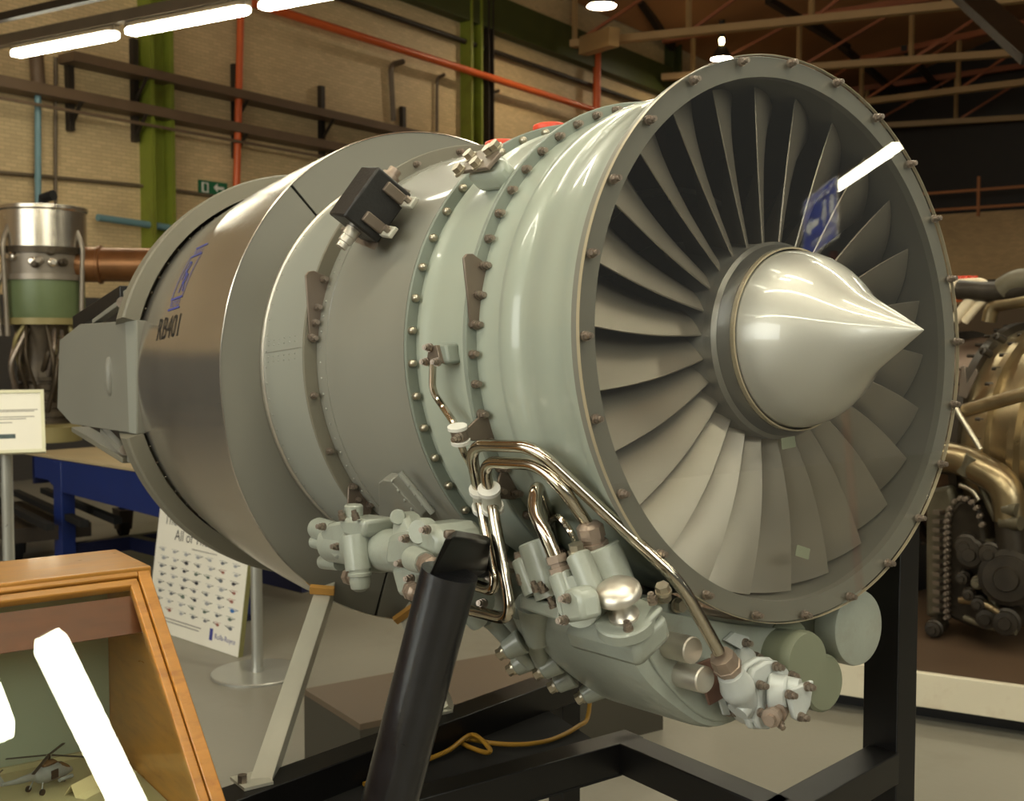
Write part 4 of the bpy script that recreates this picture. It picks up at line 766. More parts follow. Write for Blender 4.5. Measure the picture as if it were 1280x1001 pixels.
MB().bar((-15.425, 12.61, 6.6), (-15.425, 12.61, 7.516), 0.07, 0.07).build('truss_web', M['truss'], TR)
MB().bar((-15.425, 12.61, 6.6), (-13.735, 13.68, 7.67), 0.05, 0.05).build('truss_web', M['truss_o'], TR)
MB().bar((-13.735, 13.68, 6.6), (-13.735, 13.68, 7.67), 0.07, 0.07).build('truss_web', M['truss'], TR)
MB().bar((-13.735, 13.68, 6.6), (-12.045, 14.749, 7.824), 0.05, 0.05).build('truss_web', M['truss_o'], TR)
MB().bar((-12.045, 14.749, 6.6), (-12.045, 14.749, 7.824), 0.07, 0.07).build('truss_web', M['truss'], TR)
MB().bar((-12.045, 14.749, 6.6), (-10.355, 15.819, 7.979), 0.05, 0.05).build('truss_web', M['truss_o'], TR)
MB().bar((-10.355, 15.819, 6.6), (-10.355, 15.819, 7.979), 0.07, 0.07).build('truss_web', M['truss'], TR)
MB().bar((-10.355, 15.819, 6.6), (-8.665, 16.888, 8.133), 0.05, 0.05).build('truss_web', M['truss_o'], TR)
MB().bar((-8.665, 16.888, 6.6), (-8.665, 16.888, 8.133), 0.07, 0.07).build('truss_web', M['truss'], TR)
MB().bar((-8.665, 16.888, 6.6), (-6.975, 17.958, 8.288), 0.05, 0.05).build('truss_web', M['truss_o'], TR)
MB().bar((-6.975, 17.958, 6.6), (-6.975, 17.958, 8.288), 0.07, 0.07).build('truss_web', M['truss'], TR)
MB().bar((-6.975, 17.958, 6.6), (-5.285, 19.027, 8.442), 0.05, 0.05).build('truss_web', M['truss_o'], TR)
MB().bar((-5.285, 19.027, 6.6), (-5.285, 19.027, 8.442), 0.07, 0.07).build('truss_web', M['truss'], TR)
MB().bar((-5.285, 19.027, 6.6), (-3.595, 20.097, 8.596), 0.05, 0.05).build('truss_web', M['truss_o'], TR)
TR = structure(MB().bar((-16.356, 15.572, 6.6), (-3.519, 25.121, 6.6), 0.16, 0.12).build('trim_22', M['truss']))
MB().bar((-16.356, 15.572, 7.315), (-3.519, 25.121, 8.55), 0.14, 0.12).build('top_chord', M['truss_o'], TR)
MB().bar((-15.875, 15.93, 6.6), (-15.875, 15.93, 7.361), 0.07, 0.07).build('truss_web', M['truss'], TR)
MB().bar((-15.875, 15.93, 6.6), (-14.27, 17.123, 7.516), 0.05, 0.05).build('truss_web', M['truss_o'], TR)
MB().bar((-14.27, 17.123, 6.6), (-14.27, 17.123, 7.516), 0.07, 0.07).build('truss_web', M['truss'], TR)
MB().bar((-14.27, 17.123, 6.6), (-12.666, 18.317, 7.67), 0.05, 0.05).build('truss_web', M['truss_o'], TR)
MB().bar((-12.666, 18.317, 6.6), (-12.666, 18.317, 7.67), 0.07, 0.07).build('truss_web', M['truss'], TR)
MB().bar((-12.666, 18.317, 6.6), (-11.061, 19.511, 7.824), 0.05, 0.05).build('truss_web', M['truss_o'], TR)
MB().bar((-11.061, 19.511, 6.6), (-11.061, 19.511, 7.824), 0.07, 0.07).build('truss_web', M['truss'], TR)
MB().bar((-11.061, 19.511, 6.6), (-9.456, 20.705, 7.979), 0.05, 0.05).build('truss_web', M['truss_o'], TR)
MB().bar((-9.456, 20.705, 6.6), (-9.456, 20.705, 7.979), 0.07, 0.07).build('truss_web', M['truss'], TR)
MB().bar((-9.456, 20.705, 6.6), (-7.852, 21.898, 8.133), 0.05, 0.05).build('truss_web', M['truss_o'], TR)
MB().bar((-7.852, 21.898, 6.6), (-7.852, 21.898, 8.133), 0.07, 0.07).build('truss_web', M['truss'], TR)
MB().bar((-7.852, 21.898, 6.6), (-6.247, 23.092, 8.288), 0.05, 0.05).build('truss_web', M['truss_o'], TR)
MB().bar((-6.247, 23.092, 6.6), (-6.247, 23.092, 8.288), 0.07, 0.07).build('truss_web', M['truss'], TR)
MB().bar((-6.247, 23.092, 6.6), (-4.642, 24.286, 8.442), 0.05, 0.05).build('truss_web', M['truss_o'], TR)
MB().bar((-4.642, 24.286, 6.6), (-4.642, 24.286, 8.442), 0.07, 0.07).build('truss_web', M['truss'], TR)
MB().bar((-4.642, 24.286, 6.6), (-3.038, 25.48, 8.596), 0.05, 0.05).build('truss_web', M['truss_o'], TR)
TR = structure(MB().bar((-17.958, 19.82, 6.6), (-2.801, 24.946, 6.6), 0.16, 0.12).build('trim_23', M['truss']))
MB().bar((-17.958, 19.82, 7.315), (-2.801, 24.946, 8.55), 0.14, 0.12).build('top_chord', M['truss_o'], TR)
MB().bar((-17.389, 20.012, 6.6), (-17.389, 20.012, 7.361), 0.07, 0.07).build('truss_web', M['truss'], TR)
MB().bar((-17.389, 20.012, 6.6), (-15.495, 20.653, 7.516), 0.05, 0.05).build('truss_web', M['truss_o'], TR)
MB().bar((-15.495, 20.653, 6.6), (-15.495, 20.653, 7.516), 0.07, 0.07).build('truss_web', M['truss'], TR)
MB().bar((-15.495, 20.653, 6.6), (-13.6, 21.294, 7.67), 0.05, 0.05).build('truss_web', M['truss_o'], TR)
MB().bar((-13.6, 21.294, 6.6), (-13.6, 21.294, 7.67), 0.07, 0.07).build('truss_web', M['truss'], TR)
MB().bar((-13.6, 21.294, 6.6), (-11.706, 21.934, 7.824), 0.05, 0.05).build('truss_web', M['truss_o'], TR)
MB().bar((-11.706, 21.934, 6.6), (-11.706, 21.934, 7.824), 0.07, 0.07).build('truss_web', M['truss'], TR)
MB().bar((-11.706, 21.934, 6.6), (-9.811, 22.575, 7.979), 0.05, 0.05).build('truss_web', M['truss_o'], TR)
MB().bar((-9.811, 22.575, 6.6), (-9.811, 22.575, 7.979), 0.07, 0.07).build('truss_web', M['truss'], TR)
MB().bar((-9.811, 22.575, 6.6), (-7.916, 23.216, 8.133), 0.05, 0.05).build('truss_web', M['truss_o'], TR)
MB().bar((-7.916, 23.216, 6.6), (-7.916, 23.216, 8.133), 0.07, 0.07).build('truss_web', M['truss'], TR)
MB().bar((-7.916, 23.216, 6.6), (-6.022, 23.857, 8.288), 0.05, 0.05).build('truss_web', M['truss_o'], TR)
MB().bar((-6.022, 23.857, 6.6), (-6.022, 23.857, 8.288), 0.07, 0.07).build('truss_web', M['truss'], TR)
MB().bar((-6.022, 23.857, 6.6), (-4.127, 24.497, 8.442), 0.05, 0.05).build('truss_web', M['truss_o'], TR)
MB().bar((-4.127, 24.497, 6.6), (-4.127, 24.497, 8.442), 0.07, 0.07).build('truss_web', M['truss'], TR)
MB().bar((-4.127, 24.497, 6.6), (-2.233, 25.138, 8.596), 0.05, 0.05).build('truss_web', M['truss_o'], TR)
TR = structure(MB().bar((-19.272, 21.567, 6.6), (-6.24, 30.849, 6.6), 0.16, 0.12).build('trim_24', M['truss']))
MB().bar((-19.272, 21.567, 7.315), (-6.24, 30.849, 8.55), 0.14, 0.12).build('top_chord', M['truss_o'], TR)
MB().bar((-18.783, 21.915, 6.6), (-18.783, 21.915, 7.361), 0.07, 0.07).build('truss_web', M['truss'], TR)
MB().bar((-18.783, 21.915, 6.6), (-17.154, 23.075, 7.516), 0.05, 0.05).build('truss_web', M['truss_o'], TR)
MB().bar((-17.154, 23.075, 6.6), (-17.154, 23.075, 7.516), 0.07, 0.07).build('truss_web', M['truss'], TR)
MB().bar((-17.154, 23.075, 6.6), (-15.525, 24.235, 7.67), 0.05, 0.05).build('truss_web', M['truss_o'], TR)
MB().bar((-15.525, 24.235, 6.6), (-15.525, 24.235, 7.67), 0.07, 0.07).build('truss_web', M['truss'], TR)
MB().bar((-15.525, 24.235, 6.6), (-13.896, 25.396, 7.824), 0.05, 0.05).build('truss_web', M['truss_o'], TR)
MB().bar((-13.896, 25.396, 6.6), (-13.896, 25.396, 7.824), 0.07, 0.07).build('truss_web', M['truss'], TR)
MB().bar((-13.896, 25.396, 6.6), (-12.267, 26.556, 7.979), 0.05, 0.05).build('truss_web', M['truss_o'], TR)
MB().bar((-12.267, 26.556, 6.6), (-12.267, 26.556, 7.979), 0.07, 0.07).build('truss_web', M['truss'], TR)
MB().bar((-12.267, 26.556, 6.6), (-10.638, 27.716, 8.133), 0.05, 0.05).build('truss_web', M['truss_o'], TR)
MB().bar((-10.638, 27.716, 6.6), (-10.638, 27.716, 8.133), 0.07, 0.07).build('truss_web', M['truss'], TR)
MB().bar((-10.638, 27.716, 6.6), (-9.009, 28.876, 8.288), 0.05, 0.05).build('truss_web', M['truss_o'], TR)
MB().bar((-9.009, 28.876, 6.6), (-9.009, 28.876, 8.288), 0.07, 0.07).build('truss_web', M['truss'], TR)
MB().bar((-9.009, 28.876, 6.6), (-7.38, 30.037, 8.442), 0.05, 0.05).build('truss_web', M['truss_o'], TR)
MB().bar((-7.38, 30.037, 6.6), (-7.38, 30.037, 8.442), 0.07, 0.07).build('truss_web', M['truss'], TR)
MB().bar((-7.38, 30.037, 6.6), (-5.751, 31.197, 8.596), 0.05, 0.05).build('truss_web', M['truss_o'], TR)
structure(MB().bar((-16.62, 16.095, 7.3), (-15.391, 14.1, 7.6), 0.12, 0.12).build('trim_25', M['blackiron']))
structure(MB().bar((-14.546, 18.935, 7.3), (-14.029, 15.966, 7.6), 0.12, 0.12).build('trim_26', M['blackiron']))
structure(MB().bar((-17.951, 26.75, 7.3), (-14.521, 17.912, 7.6), 0.12, 0.12).build('trim_27', M['blackiron']))
structure(MB().bar((-19.777, 32.845, 7.3), (-14.598, 20.856, 7.6), 0.12, 0.12).build('trim_28', M['blackiron']))
structure(MB().bar((-7.616, 12.001, 5.462), (-5.98, 10.732, 4.184), 0.35, 0.1).build('trim_29', M['blackiron']))
structure(MB().bar((-15.252, 12.676, 6.531), (-14.26, 12.5, 6.454), 0.2, 0.3).build('trim_30', M['truss']))

# ================================================================ LAMPS
M['tube'] = emit('lit_diffuser', (250, 246, 220), 36.0)
M['hb'] = emit('lit_high_bay', (255, 236, 200), 160.0)
M['bulb'] = emit('lit_bulb', (255, 232, 170), 30.0)
M['trunk'] = mat('grey_trunking', (92, 80, 64), 0.5, 0, 0.1, 5)
def batten(p0, p1, label, group, power=26, w_=0.13, real=True):
    p0 = Vector(p0); p1 = Vector(p1); c = (p0 + p1) / 2; d = p1 - p0; L = d.length; a = math.atan2(d.y, d.x)
    t = thing('strip_light', label, 'lamp', c, (0, 0, a), group)
    MB().box((0, 0, 0.055), (L * 1.01, w_ * 0.75, 0.05)).build('housing', M['trunk'], t, bevel=0.004)
    MB().loft([[(-L / 2 + e, y * k, z * k2) for y, z in ((-w_ / 2, .03), (-w_ * .42, -.03), (w_ * .42, -.03), (w_ / 2, .03))] for e, k, k2 in ((0, .7, .6), (.05, 1, 1), (L - .05, 1, 1), (L, .7, .6))]).build('diffuser', M['tube'], t)
    if False:
        ld = bpy.data.lights.new('strip_glow', 'AREA'); ld.shape = 'RECTANGLE'; ld.size = L; ld.size_y = w_; ld.energy = power; ld.color = (1, 0.93, 0.78); lo = bpy.data.objects.new('strip_glow', ld); COL.objects.link(lo); lo.parent = t; lo.location = (0, 0, -0.05)
    return t
batten((-11.542, 2.589, 4.16), (-10.266, 3.165, 4.16), 'first visible strip light from the left, upper left corner', 'strip lights under the roof', w_=0.1)
batten((-10.139, 3.223, 4.16), (-8.863, 3.799, 4.16), 'second and longest visible strip light over the brick wall', 'strip lights under the roof', w_=0.1)
batten((-8.735, 3.856, 4.16), (-7.459, 4.432, 4.16), 'third strip light, cut by the top edge of the picture', 'strip lights under the roof', w_=0.1)
tag(MB().bar((-11.907, 2.424, 4.3), (3.04, 9.173, 4.3), 0.09, 0.10).build('lighting_trunking', M['trunk']), 'long grey trunking bar carrying the strip lights at upper left', 'trunking')
tag(MB().bar((-11.511, 2.33, 4.416), (-9.634, 3.204, 4.436), 0.07, 0.07).build('ceiling_beam', M['blackiron']), 'dark bar crossing the extreme upper left corner', 'bar')
batten((-5.892, 5.14, 4.16), (-0.1499, 7.733, 4.16), 'unseen strip light added over the far side of the large engine', None)  # this and the next three: unseen strips added for light and reflections
batten((-5.769, 1.465, 4.16), (3.072, 5.457, 4.16), 'unseen strip light added high over the middle of the large engine', None)
batten((-4.369, -1.633, 4.16), (9.484, 4.622, 4.16), 'unseen strip light added high over the aisle beside the camera', None)
batten((-2.97, -4.732, 4.16), (10.883, 1.523, 4.16), 'unseen strip light added high over the back of the aisle', None)
batten((4.628, 10.235, 4.16), (7.165, 11.883, 4.16), 'long continuous strip light mirrored in the clear fan cover', None, w_=0.14)
batten((-1.207, 1.115, 4.16), (-0.2815, 1.474, 4.16), 'right of two strip lights mirrored in the sloping case glass', None, w_=0.14)
batten((-1.291, 0.7978, 4.161), (-0.8302, 0.9305, 4.16), 'left of two strip lights mirrored in the sloping case glass', None, w_=0.14)
def highbay(c, r, label):
    t = thing('high_bay_lamp', label, 'lamp', c, (0, 0, 0), 'round high bay lamps under the roof')
    MB().rev((0, 0, 0), (0, 0, 1), [(0, r), (0.02, r), (r * 0.9, r * 0.55), (r * 1.25, r * 0.28), (r * 1.3, 0.02)], 24, capped=False).build('shade', M['blackiron'], t)
    MB().rev((0, 0, 0.01), (0, 0, 1), [(0, r * 0.97), (0.004, r * 0.97)], 24).build('lens', M['hb'], t)
    MB().rev((0, 0, r * 1.3), (0, 0, 1), [(0, r * .15), (.06, r * .25), (.12, r * .2), (.14, .02)], 12).build('bulb', M['bulb'], t)
    MB().cyl((0, 0, r * 1.3 + .13), (0, 0, r * 1.3 + .45), r * .3, n=12).build('ballast', M['blackiron'], t)
highbay((-13.166, 11.283, 6.48), 0.22, 'high bay lamp at the top edge, left of the fan')
highbay((-14.907, 15.709, 6.684), 0.2, 'high bay lamp partly hidden by the top of the fan ring')
highbay((-17.886, 26.869, 6.19), 0.21, 'high bay lamp right of the fan, in front of the dark gallery')

# ================================================================ FLOOR-STANDING DISPLAYS
M['oak'] = mat('varnished_oak', (168, 114, 44), 0.3, 0, 0.16, 5, coat=0.5, stretch=(3, 3, 14), dark=(120, 66, 20), dscale=6, damt=0.5)
M['oakx'] = mat('varnished_oak_rail', (162, 112, 44), 0.3, 0, 0.16, 5, coat=0.5, stretch=(14, 2, 14), dark=(124, 70, 22), dscale=6, damt=0.5)
M['mahog'] = mat('red_brown_pelmet', (112, 62, 32), 0.4, 0, 0.14, 5, stretch=(14, 3, 14))
M['backing'] = mat('grey_green_backing', (150, 158, 138), 0.25, 0, 0.06, 3)
M['caseboard'] = mat('case_base_board', (160, 152, 116), 0.5, 0, 0.08, 8)
M['card'] = mat('cream_card', (216, 204, 160), 0.6, 0, 0.03, 8)
HC = 1.12; CY = 0.5386
CS = thing('display_case', 'wooden display case with sloping glass front holding a model helicopter', 'case', (-1.7, 0.2, 0))
def cs(mb, name, m, par=None, bevel=0.0, ang=35):
    o = mb.build(name, m, par or CS, 1.0, bevel, ang)
    if (par or CS) is CS: o.location = Vector(o.location) - Vector(CS.location)
    return o
xb, xf = -1.807, -1.650        # back and front of the top board
x1, z1 = (-1.3632, 0.8620); x1 = x1 - 0.0
sl = (z1 - (HC - 0.004)) / (x1 - xf)                     # slope of the glass
xe = xf + 0.42; ze = HC - 0.004 + sl * 0.42
YL = -0.55
cs(MB().box(((xb + xf) / 2, (YL + CY) / 2, HC - 0.008), (xf - xb + 0.012, CY - YL + 0.01, 0.016)), 'top_board', M['oakx'], bevel=0.003)
cs(MB().prism([(xb, CY, HC - 0.016), (xf - 0.006, CY, HC - 0.016), (xe, CY, ze - 0.012), (xe, CY, 0.70), (xb, CY, 0.70)], (0, -0.014, 0)), 'side_panel', M['oak'])
cs(MB().prism([(xb, YL, HC - 0.016), (xf - 0.006, YL, HC - 0.016), (xe, YL, ze - 0.012), (xe, YL, 0.70), (xb, YL, 0.70)], (0, 0.014, 0)), 'side_panel', M['oak'])
dn = Vector((1, 0, sl)).normalized(); nn = Vector((-dn.z, 0, dn.x))
if nn.z < 0: nn = -nn
def slat(name, y0, y1, s0, s1, lift, th, m, bev=0.002):
    a = Vector((xf, 0, HC - 0.006)); P = [a + dn * s0 + nn * lift + Vector((0, y0, 0)), a + dn * s1 + nn * lift + Vector((0, y0, 0)), a + dn * s1 + nn * lift + Vector((0, y1, 0)), a + dn * s0 + nn * lift + Vector((0, y1, 0))]
    return cs(MB().prism(P, nn * -th), name, M[m], bevel=bev)
Ls = math.hypot(xe - xf, ze - HC)
slat('front_stile', CY - 0.016, CY + 0.002, 0.0, Ls, 0.004, 0.02, 'oak')
slat('stile_bead', CY - 0.030, CY - 0.017, 0.018, Ls, 0.001, 0.014, 'oak')
slat('front_rail', YL, CY - 0.016, 0.0, 0.012, 0.004, 0.02, 'oakx')
slat('rail_bead', YL, CY - 0.018, 0.013, 0.026, 0.001, 0.014, 'oakx')
slat('front_stile', YL - 0.002, YL + 0.016, 0.0, Ls, 0.004, 0.02, 'oak')
GLS = slat('glass_front', YL + 0.016, CY - 0.026, 0.024, Ls - 0.01, -0.004, 0.004, 'glass', 0)
cs(MB().prism([(xf + 0.018, YL + 0.014, HC - 0.038), (xf + 0.018, CY - 0.014, HC - 0.038), (xf + 0.038, CY - 0.014, HC - 0.088), (xf + 0.038, YL + 0.014, HC - 0.088)], (-0.008, 0, -0.003)), 'pelmet', M['mahog'])
cs(MB().box((xb + 0.006, (YL + CY) / 2, 0.93), (0.008, CY - YL - 0.03, 0.36)), 'back_panel', M['backing'])
FZ = 0.809
cs(MB().box(((xb + xe) / 2, (YL + CY) / 2, FZ - 0.006), (xe - xb - 0.02, CY - YL - 0.03, 0.012)), 'base_board', M['caseboard'])
for dx, dz in ((0.03, 0.0),): cs(MB().box((xb + dx, (YL + CY) / 2, FZ + 0.004), (0.006, CY - YL - 0.03, 0.008)), 'base_bead', M['caseboard'])
for x, y in ((xb + .04, CY - .04), (xe - .04, CY - .04), (xb + .04, YL + .04), (xe - .04, YL + .04)):
    cs(MB().box((x, y, 0.35), (0.05, 0.05, 0.7)), 'leg', M['oak'])
# model helicopter
HLp = Vector((-1.68, 0.403, 0.809)); 
HM = thing('model_helicopter', 'small grey model helicopter with brown nose inside the glass case', 'model', HLp, (0, 0, math.radians(118)))
M['mgrey'] = mat('model_grey', (128, 132, 132), 0.4, 0, 0.15, 60)
M['mbrown'] = mat('model_canopy', (96, 74, 52), 0.25, 0, 0.2, 60)
def hm(mb, name, m, ang=45): return mb.build(name, m, HM, 0.0132, 0, ang)
def blob(rings, n=12): return MB().loft([[(x, cy + ry * math.cos(2 * PI * i / n), cz + rz * math.sin(2 * PI * i / n)) for i in range(n)] for x, cy, cz, ry, rz in rings])
hm(blob([(-2.2, 0, 2.0, .35, .45), (-1.6, 0, 1.8, .75, .8), (-.8, 0, 1.7, .95, .95), (.6, 0, 1.65, .98, .95), (1.4, 0, 1.5, .95, .85), (2.2, 0, 1.3, .8, .6), (2.8, 0, 1.15, .5, .35), (3.0, 0, 1.1, .2, .15)]), 'fuselage', M['mgrey'])
hm(blob([(1.2, 0, 2.0, .7, .5), (1.7, 0, 1.85, .75, .5), (2.3, 0, 1.5, .68, .4), (2.6, 0, 1.35, .4, .2)]), 'canopy', M['mbrown'])
hm(blob([(-1.0, 0, 2.75, .4, .2), (-.4, 0, 2.8, .55, .35), (.5, 0, 2.75, .5, .3), (.9, 0, 2.6, .3, .15)]), 'engine_hump', M['mbrown'])
hm(blob([(-6.2, 0, 2.5, .16, .2), (-4.5, 0, 2.2, .25, .3), (-2.0, 0, 1.95, .42, .5)]), 'tail_boom', M['mgrey'])
hm(MB().prism([(-6.4, -.06, 2.4), (-5.7, -.06, 2.4), (-6.5, -.06, 3.9), (-7.0, -.06, 3.9)], (0, .12, 0)), 'tail_fin', M['mgrey'])
for k in range(4): hm(MB().bar((-6.7, .15, 3.6), (-6.7 + .95 * math.cos(k * PI / 2 + .4), .15, 3.6 + .95 * math.sin(k * PI / 2 + .4)), .04, .16, (0, 1, 0)), 'tail_rotor_blade', M['blackm'])
hm(MB().cyl((0, 0, 3.0), (0, 0, 3.7), .18, n=10), 'rotor_mast', M['blackm'])
for k in range(4):
    a = k * PI / 2 + 0.5; hm(MB().bar((.3 * math.cos(a), .3 * math.sin(a), 3.6), (4.6 * math.cos(a), 4.6 * math.sin(a), 3.25), .36, .06, (0, 0, 1)), 'rotor_blade', M['blackm'])
for s in (-1, 1):
    hm(MB().box((-.1, s * .96, 1.7), (.9, .12, .95)), 'cabin_door', M['ink'])
    hm(MB().cyl((.2, s * 1.25, .95), (2.0, s * 1.25, .85), .22, n=10), 'side_pod', M['mgrey'])
    hm(MB().cyl((-1.9, s * .95, 0.34), (-1.9, s * 1.15, 0.34), .34, n=14), 'wheel', M['ink']); hm(MB().bar((-1.9, s * .95, .3), (-1.5, s * .7, 1.2), .12, .12), 'wheel_strut', M['mgrey'])
hm(MB().cyl((2.0, -.12, 0.26), (2.0, .12, 0.26), .26, n=14), 'wheel', M['ink']); hm(MB().bar((2.0, 0, .3), (2.0, 0, .9), .12, .12), 'wheel_strut', M['mgrey'])
# folded card labels in the case
cd = [(-1.62, 0.4225, 0.809), (-1.681, 0.5152, 0.809), (-1.642, 0.5111, 0.809), (-1.566, 0.4271, 0.809)]
q0 = Vector(cd[0]); q1 = Vector(cd[1]); dx = (q1 - q0); ln = dx.length; dx.normalize(); dy = Vector((-dx.y, dx.x, 0));
if dy.x < 0: dy = -dy
LB = MB().prism([q0, q0 + dx * ln, q0 + dx * ln + dy * 0.018 + Vector((0, 0, .0)), q0 + dy * 0.018], (0, 0, 0.0006)).prism([q0 - dy * .02, q0 - dy * .008 + Vector((0, 0, .017)), q0 + dx * ln - dy * .008 + Vector((0, 0, .017)), q0 + dx * ln - dy * .02], dy * 0.0008).prism([q0 + Vector((0, 0, 0.0)), q0 - dy * .008 + Vector((0, 0, .017)), q0 + dx * ln - dy * .008 + Vector((0, 0, .017)), q0 + dx * ln], dy * 0.0008)
LBn = Vector((0, 0, 1)).cross(dx)
LBo = tag(LB.build('card_label', M['card']), 'folded cream card label lying beside the model helicopter', 'label')

# ---------- framed notice on a pole, left edge
M['pole'] = mat('satin_silver_pole', (172, 172, 164), 0.3, 0.6, 0.04, 10)
M['paper'] = mat('white_paper', (226, 222, 208), 0.6, 0, 0.02, 10)
M['frame'] = mat('cream_aluminium_frame', (206, 204, 176), 0.4, 0.2, 0.04, 10)
M['inkg'] = mat('grey_print', (128, 124, 116), 0.6, 0, 0.05, 10)
def notice_stand(name, label, base, hd, fr_c, tilt, yaw, wd, hh):
    t = thing(name, label, 'sign', (base[0], base[1], 0))
    MB().rev((0, 0, 0), (0, 0, 1), [(0, 0.2), (0.008, 0.2), (0.012, 0.196), (0.014, 0.03), (0.03, 0.027)], 48).build('base_disc', M['pole'], t)
    MB().cyl((0, 0, 0.014), (0, 0, hd), 0.0245, n=24).build('pole', M['pole'], t)
    R = Euler((math.radians(90 - tilt), 0, yaw)).to_matrix(); c = Vector(fr_c) - Vector((base[0], base[1], 0))
    def pan(x0, y0, x1, y1, z0, z1, nm, m, par=t):
        o = MB().box(((x0 + x1) / 2, (y0 + y1) / 2, (z0 + z1) / 2), (x1 - x0, y1 - y0, z1 - z0)).build(nm, m, par)
        o.matrix_local = (Matrix.Translation(c) @ R.to_4x4()) if par is t else Matrix.Identity(4); return o
    f = pan(-wd / 2, -hh / 2, wd / 2, hh / 2, -0.012, 0, 'backing_board', M['frame'])
    for x0, y0, x1, y1 in ((-wd / 2, -hh / 2, -wd / 2 + .014, hh / 2), (wd / 2 - .014, -hh / 2, wd / 2, hh / 2), (-wd / 2 + .014, -hh / 2, wd / 2 - .014, -hh / 2 + .014), (-wd / 2 + .014, hh / 2 - .014, wd / 2 - .014, hh / 2)):
        pan(x0, y0, x1, y1, 0, 0.008, 'frame_bar', M['frame'])
    p = pan(-wd / 2 + .014, -hh / 2 + .014, wd / 2 - .014, hh / 2 - .014, 0, 0.002, 'notice_sheet', M['paper'])
    ls = MB()
    for k, (y, a, b) in enumerate(((.055, -.14, .17), (.048, -.12, .15), (.022, -.15, .15), (.012, -.15, .1), (-.005, -.13, .02))): ls.box(((a + b) / 2 * wd / .42, y * hh / .3, .0022), ((b - a) * wd / .42, .0035, .0006))
    pan(0, 0, 0, 0, 0, 0, 'x', M['inkg']) if False else None
    o = ls.build('printed_lines', M['inkg'], t); o.matrix_local = Matrix.Translation(c) @ R.to_4x4()
    pc = MB().box((-.02, -.07 * hh / .3, .0022), (.09, .02, .0006)); o = pc.build('printed_picture', mat('print_dark', (70, 84, 84), .6, 0, .3, 60), t); o.matrix_local = Matrix.Translation(c) @ R.to_4x4()
    return t
notice_stand('notice_stand', 'framed white notice on a silver pole at the left edge', (-5.209, 1.102), 0.995, (-5.181, 1.109, 1.105), 25, 1.360, 0.285, 0.29)
notice_stand('notice_stand', 'silver pole with round base plate standing beside the poster board', (-4.585, 1.972), 1.05, (-4.585, 1.972, 1.12), 25, 1.165, 0.2, 0.15)

# ---------- poster board leaning behind the engine
PB0 = Vector((-4.872, 2.003, 0)); PB1 = Vector((-5.67, 1.847, 0)); pd = (PB1 - PB0); pw = pd.length; pd.normalize()
pn = Vector((pd.y, -pd.x, 0)); 
if pn.dot(Vector((0, 0, 0)) - PB0) < 0: pn = -pn
lean = math.radians(8); pu = (Vector((0, 0, 1)) * math.cos(lean) - pn * math.sin(lean)); pf = -pd.cross(pu) * 1.0
if pf.dot(pn) < 0: pf = -pf
PB = thing('poster_board', 'white poster board of small helicopter pictures leaning on the floor', 'poster', PB0)
# local frame: x to the viewer's right, y up, z out of the board; origin bottom right corner
PR = Matrix((-pd, pu, pf)).transposed().to_4x4()
def pb(mb, name, m, par=PB):
    o = mb.build(name, m, par)
    if par is PB: o.matrix_local = PR
    return o
PH = 0.70
BD = pb(MB().box((-pw / 2, PH / 2, -0.012), (pw, PH, 0.024)), 'board', mat('olive_board_edge', (120, 116, 72), 0.6, 0, .05, 8))
pb(MB().box((-pw / 2, PH / 2, 0.0015), (pw - 0.004, PH - 0.004, 0.002)), 'poster_sheet', M['paper'])
def pbt(body, x, y, sz, m, al='LEFT', nm='poster_lettering'):
    me = text_mesh(body, sz, 0, al); me.materials.clear(); me.materials.append(m); o = bpy.data.objects.new(nm, me); COL.objects.link(o); o.parent = PB; o.matrix_local = PR @ Matrix.Translation((x, y, 0.0032)); return o
pbt('The', -pw + 0.06, PH - 0.165, 0.075, M['ink']); pbt('All of The', -pw + 0.17, PH - 0.235, 0.075, M['ink'])
pcol = [mat('print_%s' % n_, c, .6, 0, .2, 90) for n_, c in (('grey', (104, 108, 112)), ('dark', (52, 54, 60)), ('pale', (158, 160, 162)), ('rust', (150, 96, 84)), ('blue', (60, 110, 170)), ('green', (92, 108, 96)))]
rr = random.Random(9)
for r_ in range(8):
    for c_ in range(7):
        x = -pw + 0.075 + c_ * (pw - 0.15) / 6.2 + (0.012 if r_ % 2 else 0); y = PH - 0.295 - r_ * 0.041; s = rr.uniform(1.0, 1.35); flip = rr.choice((-1, 1))
        if x > -0.03: continue
        m_ = MB(); z = 0.0032
        m_.add([(x + s * .014 * math.cos(t * PI / 5), y + s * .007 * math.sin(t * PI / 5), z) for t in range(10)], [tuple(range(10))])
        m_.add([(x - flip * .010 * s, y + .004, z), (x - flip * .036 * s, y + .006, z), (x - flip * .038 * s, y + .010, z), (x - flip * .010 * s, y - .003, z)], [(0, 1, 2, 3) if flip > 0 else (3, 2, 1, 0)])
        m_.add([(x - .026 * s, y + .010, z), (x + .026 * s, y + .010, z), (x + .026 * s, y + .012, z), (x - .026 * s, y + .012, z)], [(0, 1, 2, 3)])
        o = m_.build('helicopter_print', pcol[4] if (r_ == 5 and c_ == 6) else pcol[rr.choice((0, 0, 1, 1, 2, 2, 2, 3, 5))], PB); o.matrix_local = PR
ls = MB()
for k, (y, a, b) in enumerate(((.077, .06, .60), (.062, .06, .58))): ls.box((-pw + (a + b) / 2 * pw, y, .0034), ((b - a) * pw, .005, .0006))
ls.box((-pw * .45, PH - .262, .0034), (.22, .004, .0006))
pb(ls, 'printed_lines', M['inkg'])
pb(MB().box((-0.235, .066, .0034), (.026, .055, .0006)), 'logo_panel', M['blue']); pbt('R', -0.244, .062, .022, M['paper']); pbt('R', -0.240, .048, .022, M['paper'])
pbt('Rolls-Royce', -0.205, .052, .036, M['blue'])

